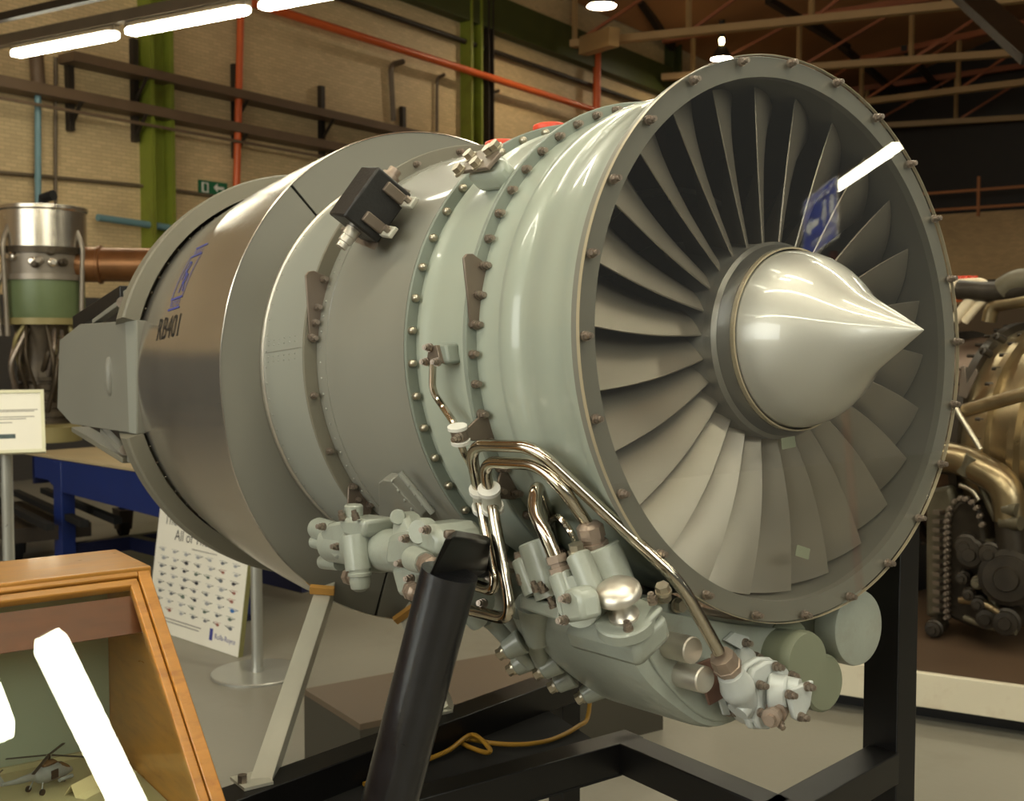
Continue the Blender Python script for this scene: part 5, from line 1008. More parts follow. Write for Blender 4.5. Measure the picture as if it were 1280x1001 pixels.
# ---------- dark box on the floor behind the stand
q = [(-3.503, 1.675, 0.26), (-3.073, 1.658, 0.26), (-3.48, 2.541, 0.26)]
a = Vector(q[0]); b = Vector(q[1]); e = (b - a); f_ = Vector((-e.y, e.x, 0)).normalized() * 1.25
if f_.y < 0: f_ = -f_
M['plinth'] = mat('brown_grey_plinth', (92, 78, 62), 0.5, 0, 0.08, 3); M['plinths'] = mat('dark_plinth_side', (60, 56, 46), 0.6, 0, 0.08, 3)
PLN = thing('plinth_box', 'low dark box with brown top on the floor behind the stand', 'box', (a + b) / 2 * Vector((1, 1, 0)).length / 1.4142 if False else Vector(((a.x + b.x) / 2, (a.y + b.y) / 2, 0)))
def pz(mb, nm, m):
    o = mb.build(nm, m, PLN); o.location = -Vector(PLN.location); return o
pz(MB().prism([(p.x, p.y, 0.0) for p in (a, b, b + f_, a + f_)], (0, 0, 0.24)), 'body', M['plinths'])
pz(MB().prism([(p.x, p.y, 0.2405) for p in (a, b, b + f_, a + f_)], (0, 0, 0.02)), 'lid', M['plinth'])

# ---------- blue trolley with the upright engine
M['tblue'] = mat('royal_blue_paint', (26, 42, 98), 0.35, 0, 0.08, 6)
M['tdark'] = mat('navy_paint', (22, 26, 56), 0.4, 0, 0.08, 6)
M['ttop'] = mat('beige_deck', (176, 158, 122), 0.5, 0, 0.08, 6)
TRL = thing('blue_trolley', 'low blue trolley with beige deck carrying the upright engine', 'trolley', (-7.807, 1.809, 0))
TRL.rotation_euler = (0, 0, math.radians(10.87))
# local x along the front edge, local y towards the back
MB().box((1.15, 0.75, 0.712), (2.5, 1.5, 0.016)).build('deck', M['ttop'], TRL)
MB().prism([(0.0, 0, 0.70), (2.4, 0, 0.70), (2.4, 0, 0.44), (0.35, 0, 0.50), (0.22, 0, 0.56), (0.0, 0, 0.56)], (0, 0.03, 0)).build('front_fascia', M['tblue'], TRL, bevel=0.003)
MB().prism([(0.0, 0, 0.70), (0.0, 1.5, 0.70), (0.0, 1.5, 0.5), (0.0, 0, 0.52)], (0.03, 0, 0)).build('side_fascia', M['tdark'], TRL)
MB().box((0.36, 0.04, 0.36), (0.11, 0.09, 0.66)).build('leg', M['tblue'], TRL, bevel=0.003)
MB().box((0.36, 0.04, 0.015), (0.14, 0.14, 0.03)).build('foot', M['tdark'], TRL)
MB().box((2.3, 0.04, 0.36), (0.11, 0.09, 0.66)).build('leg', M['tblue'], TRL, bevel=0.003)
MB().box((2.3, 0.04, 0.015), (0.14, 0.14, 0.03)).build('foot', M['tdark'], TRL)
MB().box((0.02, 1.45, 0.36), (0.11, 0.09, 0.66)).build('leg', M['tblue'], TRL, bevel=0.003)
MB().box((0.02, 1.45, 0.015), (0.14, 0.14, 0.03)).build('foot', M['tdark'], TRL)
MB().box((2.3, 1.45, 0.36), (0.11, 0.09, 0.66)).build('leg', M['tblue'], TRL, bevel=0.003)
MB().box((2.3, 1.45, 0.015), (0.14, 0.14, 0.03)).build('foot', M['tdark'], TRL)
MB().box((1.33, 0.5, 0.11), (1.9, 0.07, 0.09)).build('lower_rail', M['tdark'], TRL)
MB().box((0.36, 0.78, 0.11), (0.07, 1.4, 0.09)).build('lower_rail', M['tdark'], TRL)
CA = thing('caster', 'dark caster wheel beneath the blue trolley', 'wheel', (-8.493, 2.599, 0))
MB().cyl((0, -0.03, 0.075), (0, 0.03, 0.075), 0.075, n=24).build('wheel', M['dark'], CA)
MB().prism([(-0.05, 0.05, 0.05), (0.05, 0.05, 0.05), (0.1, 0.05, 0.2), (-0.1, 0.05, 0.2)], (0, -0.1, 0)).build('fork', M['blackiron'], CA)
MB().cyl((0, 0, 0.2), (0, 0, 0.45), 0.03, n=12).build('stem', M['tdark'], CA)
CA = thing('dolly', 'black wheeled dolly behind the left notice pole', 'dolly', (-7.943, 1.725, 0))
MB().cyl((0, -0.03, 0.098), (0, 0.03, 0.098), 0.098, n=24).build('wheel', M['dark'], CA)
MB().prism([(-0.05, 0.05, 0.05), (0.05, 0.05, 0.05), (0.1, 0.05, 0.2), (-0.1, 0.05, 0.2)], (0, -0.1, 0)).build('fork', M['blackiron'], CA)
MB().box((-0.15, 0.1, 0.24), (1.3, 0.5, 0.09)).build('deck', M['blackiron'], CA)
MB().bar((-0.9, 0, 0.34), (0.9, 0, 0.34), 0.05, 0.04).build('deck_bar', M['dark'], CA)
MB().bar((-0.9, 0.2, 0.34), (0.9, 0.2, 0.34), 0.05, 0.04).build('deck_bar', M['dark'], CA)
MB().bar((-0.9, 0.4, 0.34), (0.9, 0.4, 0.34), 0.05, 0.04).build('deck_bar', M['dark'], CA)
UE = thing('upright_engine', 'upright silver and green jet engine section standing on the blue trolley', 'engine', (-8.693, 2.127, 0.722))
M['uegreen'] = mat('green_casing', (104, 118, 82), .35, .1, .08, 5); M['uegrey'] = mat('grey_casing', (142, 132, 118), .35, .5, .1, 8); M['uesilver'] = mat('silver_casing', (196, 186, 170), .25, .9, .08, 6); M['ueoil'] = mat('oily_iron', (74, 64, 50), .4, .5, .25, 12); M['copper'] = mat('copper_duct', (132, 92, 58), .35, .7, .2, 6); M['olivec'] = mat('olive_casing', (140, 128, 84), .4, .2, .1, 6)
MB().rev((0, 0, 0), (0, 0, 1), [(1.394, 0.294), (1.658, 0.294), (1.670, 0.306), (1.693, 0.306), (1.699, 0.282), (1.617, 0.270)], 48).build('top_casing', M['uesilver'], UE)
MB().rev((0, 0, 0), (0, 0, 1), [(1.353, 0.306), (1.400, 0.306)], 48).build('flange', M['ueoil'], UE)
MB().rev((0, 0, 0), (0, 0, 1), [(1.200, 0.270), (1.359, 0.282)], 48).build('fitting_casing', M['uegrey'], UE)
MB().rev((0, 0, 0), (0, 0, 1), [(1.200, 0.270), (1.271, 0.274)], 48).build('bright_band', M['uesilver'], UE)
MB().rev((0, 0, 0), (0, 0, 1), [(1.165, 0.294), (1.206, 0.294)], 48).build('flange', M['uegrey'], UE)
MB().rev((0, 0, 0), (0, 0, 1), [(0.895, 0.265), (0.942, 0.276), (1.165, 0.276)], 48).build('green_casing', M['uegreen'], UE)
MB().rev((0, 0, 0), (0, 0, 1), [(0.848, 0.282), (0.895, 0.282)], 48).build('flange', M['olivec'], UE)
MB().rev((0, 0, 0), (0, 0, 1), [(0.473, 0.200), (0.649, 0.176), (0.854, 0.223)], 48).build('core_casing', M['ueoil'], UE)
MB().rev((0, 0, 0), (0, 0, 1), [(0.120, 0.194), (0.162, 0.194), (0.165, 0.170), (0.182, 0.170), (0.185, 0.194), (0.226, 0.194), (0.229, 0.170), (0.247, 0.170), (0.250, 0.194), (0.291, 0.194), (0.294, 0.170), (0.311, 0.170), (0.314, 0.194), (0.355, 0.194), (0.358, 0.170), (0.376, 0.170), (0.379, 0.194), (0.420, 0.194), (0.423, 0.170), (0.440, 0.170), (0.443, 0.194), (0.484, 0.194), (0.487, 0.170), (0.505, 0.170)], 48).build('ribbed_casing', M['ueoil'], UE)
MB().rev((0, 0, 0), (0, 0, 1), [(0.000, 0.235), (0.109, 0.235), (0.132, 0.200)], 48).build('base_casing', M['olivec'], UE)
MB().tube([(0.1015, -0.1572, 0.7995), (0.1577, -0.2306, 0.5772), (0.1097, -0.1516, 0.3549)], 0.012, 8, 0.08).build('pipe', M['ueoil'], UE)
MB().tube([(-0.006097, -0.1811, 0.858), (0.04548, -0.2668, 0.5196), (0.06577, -0.1689, 0.1812)], 0.016, 8, 0.08).build('pipe', M['bolt'], UE)
MB().tube([(0.164, 0.1167, 0.8713), (0.2474, 0.1708, 0.6109), (0.1673, 0.112, 0.3506)], 0.020, 8, 0.08).build('pipe', M['olivec'], UE)
MB().tube([(0.1978, -0.04578, 0.885), (0.3022, -0.02503, 0.5888), (0.2027, 0.0126, 0.2927)], 0.017, 8, 0.08).build('pipe', M['ueoil'], UE)
MB().tube([(0.1445, -0.1569, 0.8202), (0.1422, -0.285, 0.5657), (0.03849, -0.2098, 0.3112)], 0.020, 8, 0.08).build('pipe', M['bolt'], UE)
MB().tube([(0.1807, 0.05355, 0.7682), (0.2412, 0.1449, 0.6041), (0.1322, 0.1343, 0.4399)], 0.021, 8, 0.08).build('pipe', M['olivec'], UE)
MB().tube([(0.1299, 0.1169, 0.8608), (0.23, 0.1231, 0.5281), (0.1693, 0.04321, 0.1954)], 0.016, 8, 0.08).build('pipe', M['ueoil'], UE)
MB().tube([(0.1941, 0.01009, 0.834), (0.2896, -0.01956, 0.659), (0.191, -0.0361, 0.4839)], 0.017, 8, 0.08).build('pipe', M['bolt'], UE)
MB().tube([(0.2032, -0.01272, 0.748), (0.2991, 0.05444, 0.4973), (0.1857, 0.08349, 0.2466)], 0.021, 8, 0.08).build('pipe', M['olivec'], UE)
MB().tube([(0.2099, 0.03656, 0.7423), (0.318, -0.009447, 0.4831), (0.2074, -0.04895, 0.2239)], 0.017, 8, 0.08).build('pipe', M['ueoil'], UE)
MB().tube([(0.2029, 0.05994, 0.8043), (0.3138, 0.03593, 0.6596), (0.2112, -0.01254, 0.5149)], 0.012, 8, 0.08).build('pipe', M['bolt'], UE)
MB().tube([(0.1354, 0.1064, 0.7683), (0.1476, 0.2106, 0.6121), (0.05374, 0.1636, 0.456)], 0.013, 8, 0.08).build('pipe', M['olivec'], UE)
MB().tube([(0.1416, -0.1601, 0.8881), (0.2471, -0.202, 0.6241), (0.185, -0.1069, 0.3601)], 0.012, 8, 0.08).build('pipe', M['ueoil'], UE)
MB().tube([(0.2046, 0.06324, 0.7398), (0.3135, 0.06302, 0.5756), (0.2131, 0.02073, 0.4114)], 0.021, 8, 0.08).build('pipe', M['bolt'], UE)
MB().tube([(0.1383, -0.1435, 0.8902), (0.1461, -0.2592, 0.7231), (0.05109, -0.1926, 0.556)], 0.016, 8, 0.08).build('pipe', M['olivec'], UE)
MB().tube([(0.1698, 0.001404, 0.7576), (0.2486, -0.04987, 0.6295), (0.1561, -0.06678, 0.5013)], 0.021, 8, 0.08).build('pipe', M['ueoil'], UE)
MB().rev((0.164, 0.230, 1.316), (0.582, 0.813, 0), [(-.02, .03), (.03, .03), (.035, .018), (.06, .018)], 12).build('fitting', M['uesilver'], UE)
MB().rev((0.264, -0.099, 1.297), (0.936, -0.351, 0), [(-.02, .03), (.03, .03), (.035, .018), (.06, .018)], 12).build('fitting', M['uegrey'], UE)
MB().rev((0.277, 0.054, 1.288), (0.982, 0.191, 0), [(-.02, .03), (.03, .03), (.035, .018), (.06, .018)], 12).build('fitting', M['ueoil'], UE)
MB().rev((0.282, -0.018, 1.285), (0.998, -0.062, 0), [(-.02, .03), (.03, .03), (.035, .018), (.06, .018)], 12).build('fitting', M['uesilver'], UE)
MB().rev((0.133, 0.249, 1.299), (0.470, 0.883, 0), [(-.02, .03), (.03, .03), (.035, .018), (.06, .018)], 12).build('fitting', M['uegrey'], UE)
MB().rev((0.255, -0.122, 1.272), (0.902, -0.432, 0), [(-.02, .03), (.03, .03), (.035, .018), (.06, .018)], 12).build('fitting', M['ueoil'], UE)
MB().rev((0.146, -0.241, 1.326), (0.517, -0.856, 0), [(-.02, .03), (.03, .03), (.035, .018), (.06, .018)], 12).build('fitting', M['uesilver'], UE)
MB().rev((0.104, 0.262, 1.297), (0.369, 0.930, 0), [(-.02, .03), (.03, .03), (.035, .018), (.06, .018)], 12).build('fitting', M['uegrey'], UE)
MB().rev((0.281, -0.027, 1.363), (0.996, -0.095, 0), [(-.02, .03), (.03, .03), (.035, .018), (.06, .018)], 12).build('fitting', M['ueoil'], UE)
MB().rev((0.248, -0.134, 1.290), (0.880, -0.474, 0), [(-.02, .03), (.03, .03), (.035, .018), (.06, .018)], 12).build('fitting', M['uesilver'], UE)
MB().tube([(0.102, -0.255, 1.558), (0.123, -0.306, 1.441), (0.114, -0.285, 0.766)], .018, 8, .06).build('pipe', M['uegrey'], UE)
MB().tube([(0.217, 0.168, 1.529), (0.261, 0.202, 1.412), (0.243, 0.188, 0.883)], .018, 8, .06).build('pipe', M['uegrey'], UE)
MB().tube([(0.008, -0.275, 1.236), (0.010, -0.330, 1.118), (0.009, -0.307, 0.766)], .018, 8, .06).build('pipe', M['uegrey'], UE)
MB().rev((0.120, 0.204, 1.288), (0.5091, 0.8665, 0), [(0, 0.129), (0.147, 0.129), (0.153, 0.141), (0.170, 0.141), (0.176, 0.123), (0.999, 0.123)], 32).build('copper_duct', M['copper'], UE)
MB().tube([(0.02, 0, 1.693), (0.02, 0, 1.764), (0.1, 0.05, 1.781)], .04, 10).build('lifting_eye', M['dark'], UE)
M['trayw'] = mat('cream_tray_paint', (206, 198, 176), .4, 0, .05, 4, dark=(150, 120, 90), dscale=8, damt=.3); M['trayf'] = mat('shaded_stained_tray_floor', (88, 70, 54), .4, 0, .15, 3, dark=(70, 56, 44), dscale=3, damt=.7)  # tray floor colour darkened for the brown shadows on it, plus random stains
TY = thing('drip_tray', 'long cream painted tray under the engine at the right edge', 'tray', (-3.94, 3.068, 0), (0, 0, math.radians(24.85)))
MB().box((2.5, 0.0, 0.135), (5.0, 0.03, 0.13)).build('front_lip', M['trayw'], TY, bevel=0.003)
MB().box((2.5, 2.2, 0.135), (5.0, 0.03, 0.13)).build('rear_lip', M['trayw'], TY, bevel=0.003)
MB().box((0.0, 1.1, 0.135), (0.03, 2.17, 0.13)).build('side_lip', M['trayw'], TY, bevel=0.003)
MB().box((5.0, 1.1, 0.135), (0.03, 2.17, 0.13)).build('side_lip', M['trayw'], TY, bevel=0.003)
MB().box((2.5, 1.1, 0.12), (4.96, 2.16, 0.03)).build('tray_floor', M['trayf'], TY)
MB().box((2.5, 1.1, 0.035), (4.9, 2.0, 0.07)).build('base_plinth', M['blackm'], TY)
M['rebrown'] = mat('heat_stained_casing', (98, 78, 62), .35, .7, .2, 6, dark=(56, 44, 36), dscale=6, damt=.5); M['regold'] = mat('straw_stained_steel', (150, 134, 104), .3, .9, .15, 8); M['redark'] = mat('oily_black_casting', (52, 46, 38), .4, .4, .3, 14); M['regrey'] = mat('oily_grey_casting', (92, 86, 70), .4, .3, .2, 14)
RE = thing('exhibit_engine', 'dark brown jet engine with many pipes at the right edge, over the cream tray', 'engine', (-2.653, 5.151, 0.135))
MB().rev((0, 0, 0.806), (1, 0, 0), [(-1.840, 0.420), (-0.990, 0.470), (-0.540, 0.520)], 72).build('rear_casing', M['rebrown'], RE)
MB().rev((0, 0, 0.806), (1, 0, 0), [(-0.540, 0.520), (-0.260, 0.560)], 72).build('combustion_casing', M['rebrown'], RE)
MB().rev((0, 0, 0.806), (1, 0, 0), [(-0.580, 0.560), (-0.540, 0.560)], 72).build('flange', M['redark'], RE)
MB().rev((0, 0, 0.806), (1, 0, 0), [(-0.270, 0.600), (-0.230, 0.600)], 72).build('flange', M['redark'], RE)
MB().rev((0, 0, 0.806), (1, 0, 0), [(-0.230, 0.565), (-0.140, 0.570), (-0.130, 0.600), (-0.100, 0.600), (-0.090, 0.570), (0.000, 0.575), (0.010, 0.605), (0.040, 0.605), (0.050, 0.570), (0.460, 0.560), (0.480, 0.600), (0.520, 0.600), (0.960, 0.500)], 72).build('compressor_casing', M['regold'], RE)
NB = MB()
for k in range(40): NB.rev((-0.595, 0.545 * math.cos(k * 2 * PI / 40), 0.806 + 0.545 * math.sin(k * 2 * PI / 40)), (-1 if -0.355 < 0 else 1, 0, 0), [(-.01, .009), (.03, .009), (.034, .006)], 6)
tag(NB.build('flange_bolts', M['redark'], RE), kind='stuff')
NB = MB()
for k in range(44): NB.rev((-0.285, 0.585 * math.cos(k * 2 * PI / 44), 0.806 + 0.585 * math.sin(k * 2 * PI / 44)), (-1 if -0.045 < 0 else 1, 0, 0), [(-.01, .009), (.03, .009), (.034, .006)], 6)
tag(NB.build('flange_bolts', M['redark'], RE), kind='stuff')
NB = MB()
for k in range(44): NB.rev((-0.145, 0.592 * math.cos(k * 2 * PI / 44), 0.806 + 0.592 * math.sin(k * 2 * PI / 44)), (-1 if 0.095 < 0 else 1, 0, 0), [(-.01, .009), (.03, .009), (.034, .006)], 6)
tag(NB.build('flange_bolts', M['redark'], RE), kind='stuff')
MB().tube([(-0.3689, -0.66, 0.7893), (-0.186, -0.66, 0.8116), (0.04742, -0.66, 0.7153), (0.07263, -0.66, 0.5619)], 0.068, 16, 0.18, 8).build('elbow_pipe', M['regold'], RE)
MB().tube([(0.06509, -0.66, 0.5779), (0.08388, -0.66, 0.3934)], 0.062, 16, 0.12, 8).build('elbow_pipe', M['redark'], RE)
MB().tube([(0.06614, -0.7, 0.6121), (0.1227, -0.7, 0.6122)], 0.03, 16, 0.12, 8).build('pipe_clamp', M['regrey'], RE)
MB().tube([(0.05318, -0.7, 0.5563), (0.1379, -0.7, 0.5606)], 0.03, 16, 0.12, 8).build('pipe_clamp', M['regrey'], RE)
MB().tube([(-0.08502, -0.7, 0.8223), (-0.1284, -0.7, 0.7422)], 0.03, 16, 0.12, 8).build('pipe_clamp', M['regrey'], RE)
MB().tube([(-0.1683, -0.72, 1.04), (-0.0364, -0.72, 0.8548)], 0.012, 16, 0.12, 8).build('diagonal_rod', M['boltb'], RE)
MB().tube([(-0.1396, -0.68, 1.015), (0.1615, -0.68, 1.106)], 0.03, 16, 0.12, 8).build('brace_bar', M['regold'], RE)
MB().tube([(-0.1099, -0.62, 0.7454), (-0.06988, -0.62, 0.6446), (-0.01563, -0.62, 0.5468)], 0.018, 16, 0.12, 8).build('oil_pipe', M['regrey'], RE)
MB().tube([(-0.007346, -0.68, 0.4675), (-0.02569, -0.68, 0.3092), (0.03662, -0.68, 0.1549)], 0.022, 16, 0.12, 8).build('oil_pipe', M['regrey'], RE)
MB().tube([(-0.1676, -0.66, 0.6863), (-0.1062, -0.66, 0.6717), (-0.07516, -0.66, 0.6299)], 0.012, 16, 0.12, 8).build('oil_pipe', M['boltb'], RE)
MB().prism([(-0.3679, -0.62, 0.6407), (-0.2397, -0.62, 0.6759), (-0.2222, -0.62, 0.599), (-0.2442, -0.62, 0.5246), (-0.2479, -0.62, 0.3365), (-0.2502, -0.62, 0.08245), (-0.3552, -0.62, 0.05422)], (0, 0.5, 0)).build('accessory_gearbox', M['regrey'], RE, bevel=0.02)
MB().prism([(-0.2193, -0.66, 0.56), (-0.1815, -0.66, 0.6142), (-0.1281, -0.66, 0.6343), (-0.07443, -0.66, 0.5986), (-0.04999, -0.66, 0.5114), (-0.02291, -0.66, 0.3072), (0.03233, -0.66, 0.1443), (0.04106, -0.66, 0.08396), (-0.115, -0.66, 0.06552), (-0.2325, -0.66, 0.09177)], (0, 0.45, 0)).build('gear_cover', M['redark'], RE, bevel=0.02)
GS = MB()
GS.rev((-0.2025, -0.67, 0.09917), (0.25, -1, 0), [(0, .012), (.03, .012), (.032, .008), (.05, .008)], 6)
GS.rev((-0.2031, -0.67, 0.1259), (0.25, -1, 0), [(0, .012), (.03, .012), (.032, .008), (.05, .008)], 6)
GS.rev((-0.2037, -0.67, 0.1527), (0.25, -1, 0), [(0, .012), (.03, .012), (.032, .008), (.05, .008)], 6)
GS.rev((-0.2043, -0.67, 0.1794), (0.25, -1, 0), [(0, .012), (.03, .012), (.032, .008), (.05, .008)], 6)
GS.rev((-0.2049, -0.67, 0.2062), (0.25, -1, 0), [(0, .012), (.03, .012), (.032, .008), (.05, .008)], 6)
GS.rev((-0.2055, -0.67, 0.2329), (0.25, -1, 0), [(0, .012), (.03, .012), (.032, .008), (.05, .008)], 6)
GS.rev((-0.2061, -0.67, 0.2596), (0.25, -1, 0), [(0, .012), (.03, .012), (.032, .008), (.05, .008)], 6)
GS.rev((-0.2067, -0.67, 0.2863), (0.25, -1, 0), [(0, .012), (.03, .012), (.032, .008), (.05, .008)], 6)
GS.rev((-0.2073, -0.67, 0.313), (0.25, -1, 0), [(0, .012), (.03, .012), (.032, .008), (.05, .008)], 6)
GS.rev((-0.2079, -0.67, 0.3397), (0.25, -1, 0), [(0, .012), (.03, .012), (.032, .008), (.05, .008)], 6)
GS.rev((-0.2085, -0.67, 0.3664), (0.25, -1, 0), [(0, .012), (.03, .012), (.032, .008), (.05, .008)], 6)
GS.rev((-0.2091, -0.67, 0.393), (0.25, -1, 0), [(0, .012), (.03, .012), (.032, .008), (.05, .008)], 6)
GS.rev((-0.2097, -0.67, 0.4197), (0.25, -1, 0), [(0, .012), (.03, .012), (.032, .008), (.05, .008)], 6)
GS.rev((-0.2103, -0.67, 0.4463), (0.25, -1, 0), [(0, .012), (.03, .012), (.032, .008), (.05, .008)], 6)
GS.rev((-0.2109, -0.67, 0.473), (0.25, -1, 0), [(0, .012), (.03, .012), (.032, .008), (.05, .008)], 6)
GS.rev((-0.2115, -0.67, 0.4996), (0.25, -1, 0), [(0, .012), (.03, .012), (.032, .008), (.05, .008)], 6)
GS.rev((-0.2121, -0.67, 0.5262), (0.25, -1, 0), [(0, .012), (.03, .012), (.032, .008), (.05, .008)], 6)
GS.rev((-0.2054, -0.67, 0.5537), (0.25, -1, 0), [(0, .012), (.03, .012), (.032, .008), (.05, .008)], 6)
GS.rev((-0.1987, -0.67, 0.5812), (0.25, -1, 0), [(0, .012), (.03, .012), (.032, .008), (.05, .008)], 6)
GS.rev((-0.1752, -0.67, 0.6158), (0.25, -1, 0), [(0, .012), (.03, .012), (.032, .008), (.05, .008)], 6)
GS.rev((-0.1486, -0.67, 0.6329), (0.25, -1, 0), [(0, .012), (.03, .012), (.032, .008), (.05, .008)], 6)
GS.rev((-0.1219, -0.67, 0.6324), (0.25, -1, 0), [(0, .012), (.03, .012), (.032, .008), (.05, .008)], 6)
GS.rev((-0.09511, -0.67, 0.6214), (0.25, -1, 0), [(0, .012), (.03, .012), (.032, .008), (.05, .008)], 6)
GS.rev((-0.07208, -0.67, 0.5998), (0.25, -1, 0), [(0, .012), (.03, .012), (.032, .008), (.05, .008)], 6)
GS.rev((-0.05639, -0.67, 0.567), (0.25, -1, 0), [(0, .012), (.03, .012), (.032, .008), (.05, .008)], 6)
GS.rev((-0.04438, -0.67, 0.5304), (0.25, -1, 0), [(0, .012), (.03, .012), (.032, .008), (.05, .008)], 6)
GS.box((-0.2796, -0.64, 0.5508), (0.035, 0.05, 0.018))
GS.box((-0.2788, -0.64, 0.5112), (0.035, 0.05, 0.018))
GS.box((-0.2779, -0.64, 0.4716), (0.035, 0.05, 0.018))
GS.box((-0.277, -0.64, 0.432), (0.035, 0.05, 0.018))
GS.box((-0.2761, -0.64, 0.3923), (0.035, 0.05, 0.018))
GS.box((-0.2753, -0.64, 0.3526), (0.035, 0.05, 0.018))
GS.box((-0.2744, -0.64, 0.3129), (0.035, 0.05, 0.018))
GS.box((-0.2735, -0.64, 0.2732), (0.035, 0.05, 0.018))
GS.box((-0.2726, -0.64, 0.2335), (0.035, 0.05, 0.018))
GS.box((-0.2717, -0.64, 0.1937), (0.035, 0.05, 0.018))
GS.box((-0.2709, -0.64, 0.154), (0.035, 0.05, 0.018))
GS.box((-0.27, -0.64, 0.1142), (0.035, 0.05, 0.018))
tag(GS.build('cover_studs', M['bracket'], RE), kind='stuff')
MB().rev((-0.1111, -0.68, 0.4351), (0.35, -0.93, 0), [(-.08, 0.050), (.04, 0.050), (.045, 0.040), (.07, 0.040), (.072, 0.023), (.09, 0.020)], 18).build('accessory_boss', M['redark'], RE)
MB().rev((-0.08765, -0.68, 0.4036), (0.35, -0.93, 0), [(-.08, 0.065), (.04, 0.065), (.045, 0.052), (.07, 0.052), (.072, 0.029), (.09, 0.026)], 18).build('accessory_boss', M['redark'], RE)
MB().rev((-0.123, -0.68, 0.2928), (0.35, -0.93, 0), [(-.08, 0.030), (.04, 0.030), (.045, 0.024), (.07, 0.024), (.072, 0.013), (.09, 0.012)], 18).build('accessory_boss', M['redark'], RE)
MB().rev((-0.0511, -0.68, 0.2841), (0.35, -0.93, 0), [(-.08, 0.030), (.04, 0.030), (.045, 0.024), (.07, 0.024), (.072, 0.013), (.09, 0.012)], 18).build('accessory_boss', M['regrey'], RE)
MB().rev((0.00118, -0.68, 0.4171), (0.35, -0.93, 0), [(-.08, 0.050), (.04, 0.050), (.045, 0.040), (.07, 0.040), (.072, 0.023), (.09, 0.020)], 18).build('accessory_boss', M['redark'], RE)
MB().rev((0.0828, -0.68, 0.3276), (0.35, -0.93, 0), [(-.08, 0.120), (.04, 0.120), (.045, 0.096), (.07, 0.096), (.072, 0.054), (.09, 0.048)], 18).build('accessory_boss', M['redark'], RE)
MB().rev((-0.04527, -0.68, 0.1946), (0.35, -0.93, 0), [(-.08, 0.035), (.04, 0.035), (.045, 0.028), (.07, 0.028), (.072, 0.016), (.09, 0.014)], 18).build('accessory_boss', M['redark'], RE)
MB().rev((-0.0069, -0.68, 0.1394), (0.35, -0.93, 0), [(-.08, 0.050), (.04, 0.050), (.045, 0.040), (.07, 0.040), (.072, 0.023), (.09, 0.020)], 18).build('accessory_boss', M['redark'], RE)
MB().rev((0.08024, -0.68, 0.1396), (0.35, -0.93, 0), [(-.08, 0.060), (.04, 0.060), (.045, 0.048), (.07, 0.048), (.072, 0.027), (.09, 0.024)], 18).build('accessory_boss', M['redark'], RE)
MB().rev((-0.09113, -0.68, 0.2281), (0.35, -0.93, 0), [(-.08, 0.030), (.04, 0.030), (.045, 0.024), (.07, 0.024), (.072, 0.013), (.09, 0.012)], 18).build('accessory_boss', M['redark'], RE)
MB().rev((-0.2582, -0.68, 0.04256), (0.35, -0.93, 0), [(-.08, 0.040), (.04, 0.040), (.045, 0.032), (.07, 0.032), (.072, 0.018), (.09, 0.016)], 18).build('accessory_boss', M['redark'], RE)
MB().tube([(-0.1185, -0.72, 0.1933), (-0.02113, -0.72, 0.2046), (0.06701, -0.72, 0.1735)], 0.016, 16, 0.12, 8).build('oil_pipe', M['regold'], RE)
MB().tube([(-0.09404, -0.72, 0.1209), (-0.004021, -0.72, 0.1044), (0.1396, -0.72, 0.107)], 0.014, 16, 0.12, 8).build('oil_pipe', M['regrey'], RE)
M['hosew'] = mat('pale_hose', (206, 190, 160), .5, 0, .08, 20); M['hoseo'] = mat('orange_hose', (170, 84, 40), .5, 0, .08, 20)
MB().tube([(-0.5002, -0.2, 1.417), (-0.4101, -0.2, 1.522), (-0.345, -0.2, 1.543), (-0.3864, -0.2, 1.567), (-0.5209, -0.2, 1.579)], 0.028, 16, 0.08, 8).build('hose', M['hosew'], RE)
MB().tube([(-0.4492, -0.2, 1.409), (-0.3764, -0.2, 1.491), (-0.3124, -0.2, 1.534), (-0.3544, -0.2, 1.596), (-0.4957, -0.2, 1.594)], 0.02, 16, 0.08, 8).build('hose', M['hosew'], RE)
MB().tube([(-0.5024, -0.2, 1.517), (-0.4267, -0.2, 1.523), (-0.3945, -0.2, 1.559), (-0.4785, -0.2, 1.585)], 0.016, 16, 0.08, 8).build('hose', M['hoseo'], RE)
MB().tube([(-0.478, -0.2, 1.562), (-0.2726, -0.2, 1.54), (-0.1181, -0.2, 1.564)], 0.05, 16, 0.08, 8).build('hose', M['redark'], RE)
MB().tube([(-0.3255, -0.2, 1.407), (-0.3112, -0.2, 1.482), (-0.2242, -0.2, 1.494), (-0.1166, -0.2, 1.506)], 0.034, 16, 0.08, 8).build('hose', M['regold'], RE)
MB().tube([(-0.2531, -0.2, 1.554), (-0.1953, -0.2, 1.589), (-0.08112, -0.2, 1.591)], 0.06, 16, 0.08, 8).build('hose', M['regrey'], RE)
MB().box((-0.6016, 0.1, 1.599), (0.5, 0.3, 0.03)).build('top_shelf', M['redark'], RE)
MB().cyl((-0.6324, 0.05, 1.607), (-0.6332, 0.05, 1.643), 0.025, n=12).build('red_plug', M['red'], RE)
MB().cyl((-0.6015, 0.05, 1.606), (-0.6023, 0.05, 1.642), 0.025, n=12).build('red_plug', M['red'], RE)
MB().cyl((-0.5665, 0.05, 1.604), (-0.5673, 0.05, 1.64), 0.025, n=12).build('red_plug', M['red'], RE)
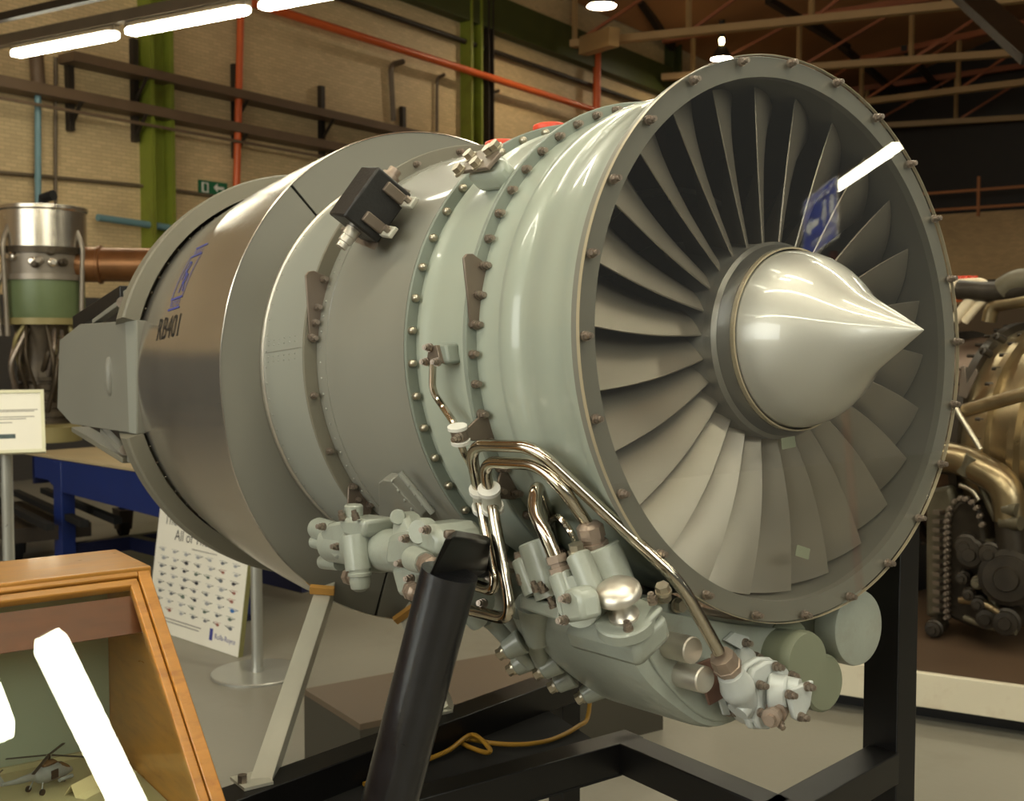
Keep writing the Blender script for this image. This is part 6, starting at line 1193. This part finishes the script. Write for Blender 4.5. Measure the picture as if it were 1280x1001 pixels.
MB().prism([(-0.2386, -0.56, 1.203), (-0.2192, -0.56, 1.21), (-0.2095, -0.56, 1.125), (-0.1648, -0.56, 1.197), (-0.1567, -0.56, 1.176), (-0.208, -0.56, 1.061), (-0.2475, -0.56, 1.074)], (0.02, -0.03, 0)).build('link_plate', M['bracket'], RE, bevel=0.003)
MB().rev((-0.1571, -0.5, 1.267), (-0.2, -1, .4), [(-.03, .018), (.02, .018), (.024, .01), (.036, .01)], 10).build('boss', M['redark'], RE)
MB().rev((-0.09436, -0.5, 1.331), (-0.2, -1, .4), [(-.03, .018), (.02, .018), (.024, .01), (.036, .01)], 10).build('boss', M['redark'], RE)
MB().box((-0.9, 0.0, 0.153), (0.1, 0.5, 0.386)).build('cradle', M['blackm'], RE)
MB().box((0.6, 0.0, 0.153), (0.1, 0.5, 0.386)).build('cradle', M['blackm'], RE)
M['signb'] = mat('sign_blue', (44, 60, 140), .5, 0, .03, 8)
TS = thing('direction_sign', 'blue toilets direction sign on a dark red pole, mirrored in the clear fan cover', 'sign', (1.230, 4.478, 0))
TR_ = Matrix(((0.9406, 0.2581, 0.2207, 0), (0.0943, 0.4260, -0.8998, 0), (-0.3262, 0.8671, 0.3764, 2.3172), (0, 0, 0, 1)))
def tsp(mb, nm, m):
    o = mb.build(nm, M[m], TS); o.matrix_local = TR_; return o
SW, SH = 0.248, 0.385
tsp(MB().box((0, 0, -.006), (SW, SH, .012)), 'board', 'whitep'); tsp(MB().box((0, 0, .001), (SW * .94, SH * .95, .002)), 'blue_face', 'signb')
def tst(body, x, y, s, al='CENTER'):
    me = text_mesh(body, s, 0, al); me.materials.clear(); me.materials.append(M['whitep']); o = bpy.data.objects.new('sign_lettering', me); COL.objects.link(o); o.parent = TS; o.matrix_local = TR_ @ Matrix.Translation((x * SW, y * SH, .0032))
tst('Male', -.24, .30, SH * .17); tst('Female', .2, .30, SH * .17); tst('Toilets', -.16, -.37, SH * .19)
tsp(MB().box((-.03 * SW, .36 * SH, .0025), (.012 * SW, .15 * SH, .001)), 'divider', 'whitep')
tsp(MB().prism([(.02 * SW, .03 * SH, .002), (.25 * SW, .03 * SH, .002), (.25 * SW, .12 * SH, .002), (.43 * SW, -.03 * SH, .002), (.25 * SW, -.18 * SH, .002), (.25 * SW, -.08 * SH, .002), (.02 * SW, -.08 * SH, .002)], (0, 0, .001)), 'arrow', 'whitep')
for fx, sk in ((-.36, 0), (-.14, 1)):
    k = MB(); k.rev((fx * SW, .21 * SH, .002), (0, 0, 1), [(0, .035 * SH), (.001, .035 * SH)], 16)
    k.prism([(fx * SW + a * SW, b * SH, .002) for a, b in ([(-.07, .16), (.07, .16), (.05, -.02), (.03, -.2), (-.03, -.2), (-.05, -.02)] if not sk else [(-.03, .16), (.03, .16), (.08, -.04), (.02, -.06), (.02, -.2), (-.02, -.2), (-.02, -.06), (-.08, -.04)])], (0, 0, .001))
    tsp(k, 'figure', 'whitep')
MB().cyl((-SW * .3 * 0.941, -SW * .3 * 0.094, 0.02), (-SW * .3 * 0.941, -SW * .3 * 0.094, 2.145), .02, n=16).build('pole', mat('dark_red_pole', (110, 44, 36), .4, 0, .05, 8), TS)
MB().rev((-SW * .3 * 0.941, -SW * .3 * 0.094, 0), (0, 0, 1), [(0, .18), (.02, .18), (.03, .04)], 32).build('base_disc', M['blackm'], TS)
sl_ = bpy.data.lights.new('sign_fill', 'SPOT'); sl_.energy = 260; sl_.spot_size = math.radians(26); sl_.spot_blend = 0.4; sl_.shadow_soft_size = 0.04; slo = bpy.data.objects.new('sign_fill', sl_); COL.objects.link(slo); slo.location = (1.583, 3.039, 3.819); slo.rotation_euler = Vector((-0.1673, 0.6822, -0.7118)).to_track_quat('-Z', 'Y').to_euler()  # spot added to brighten the sign as mirrored in the cover
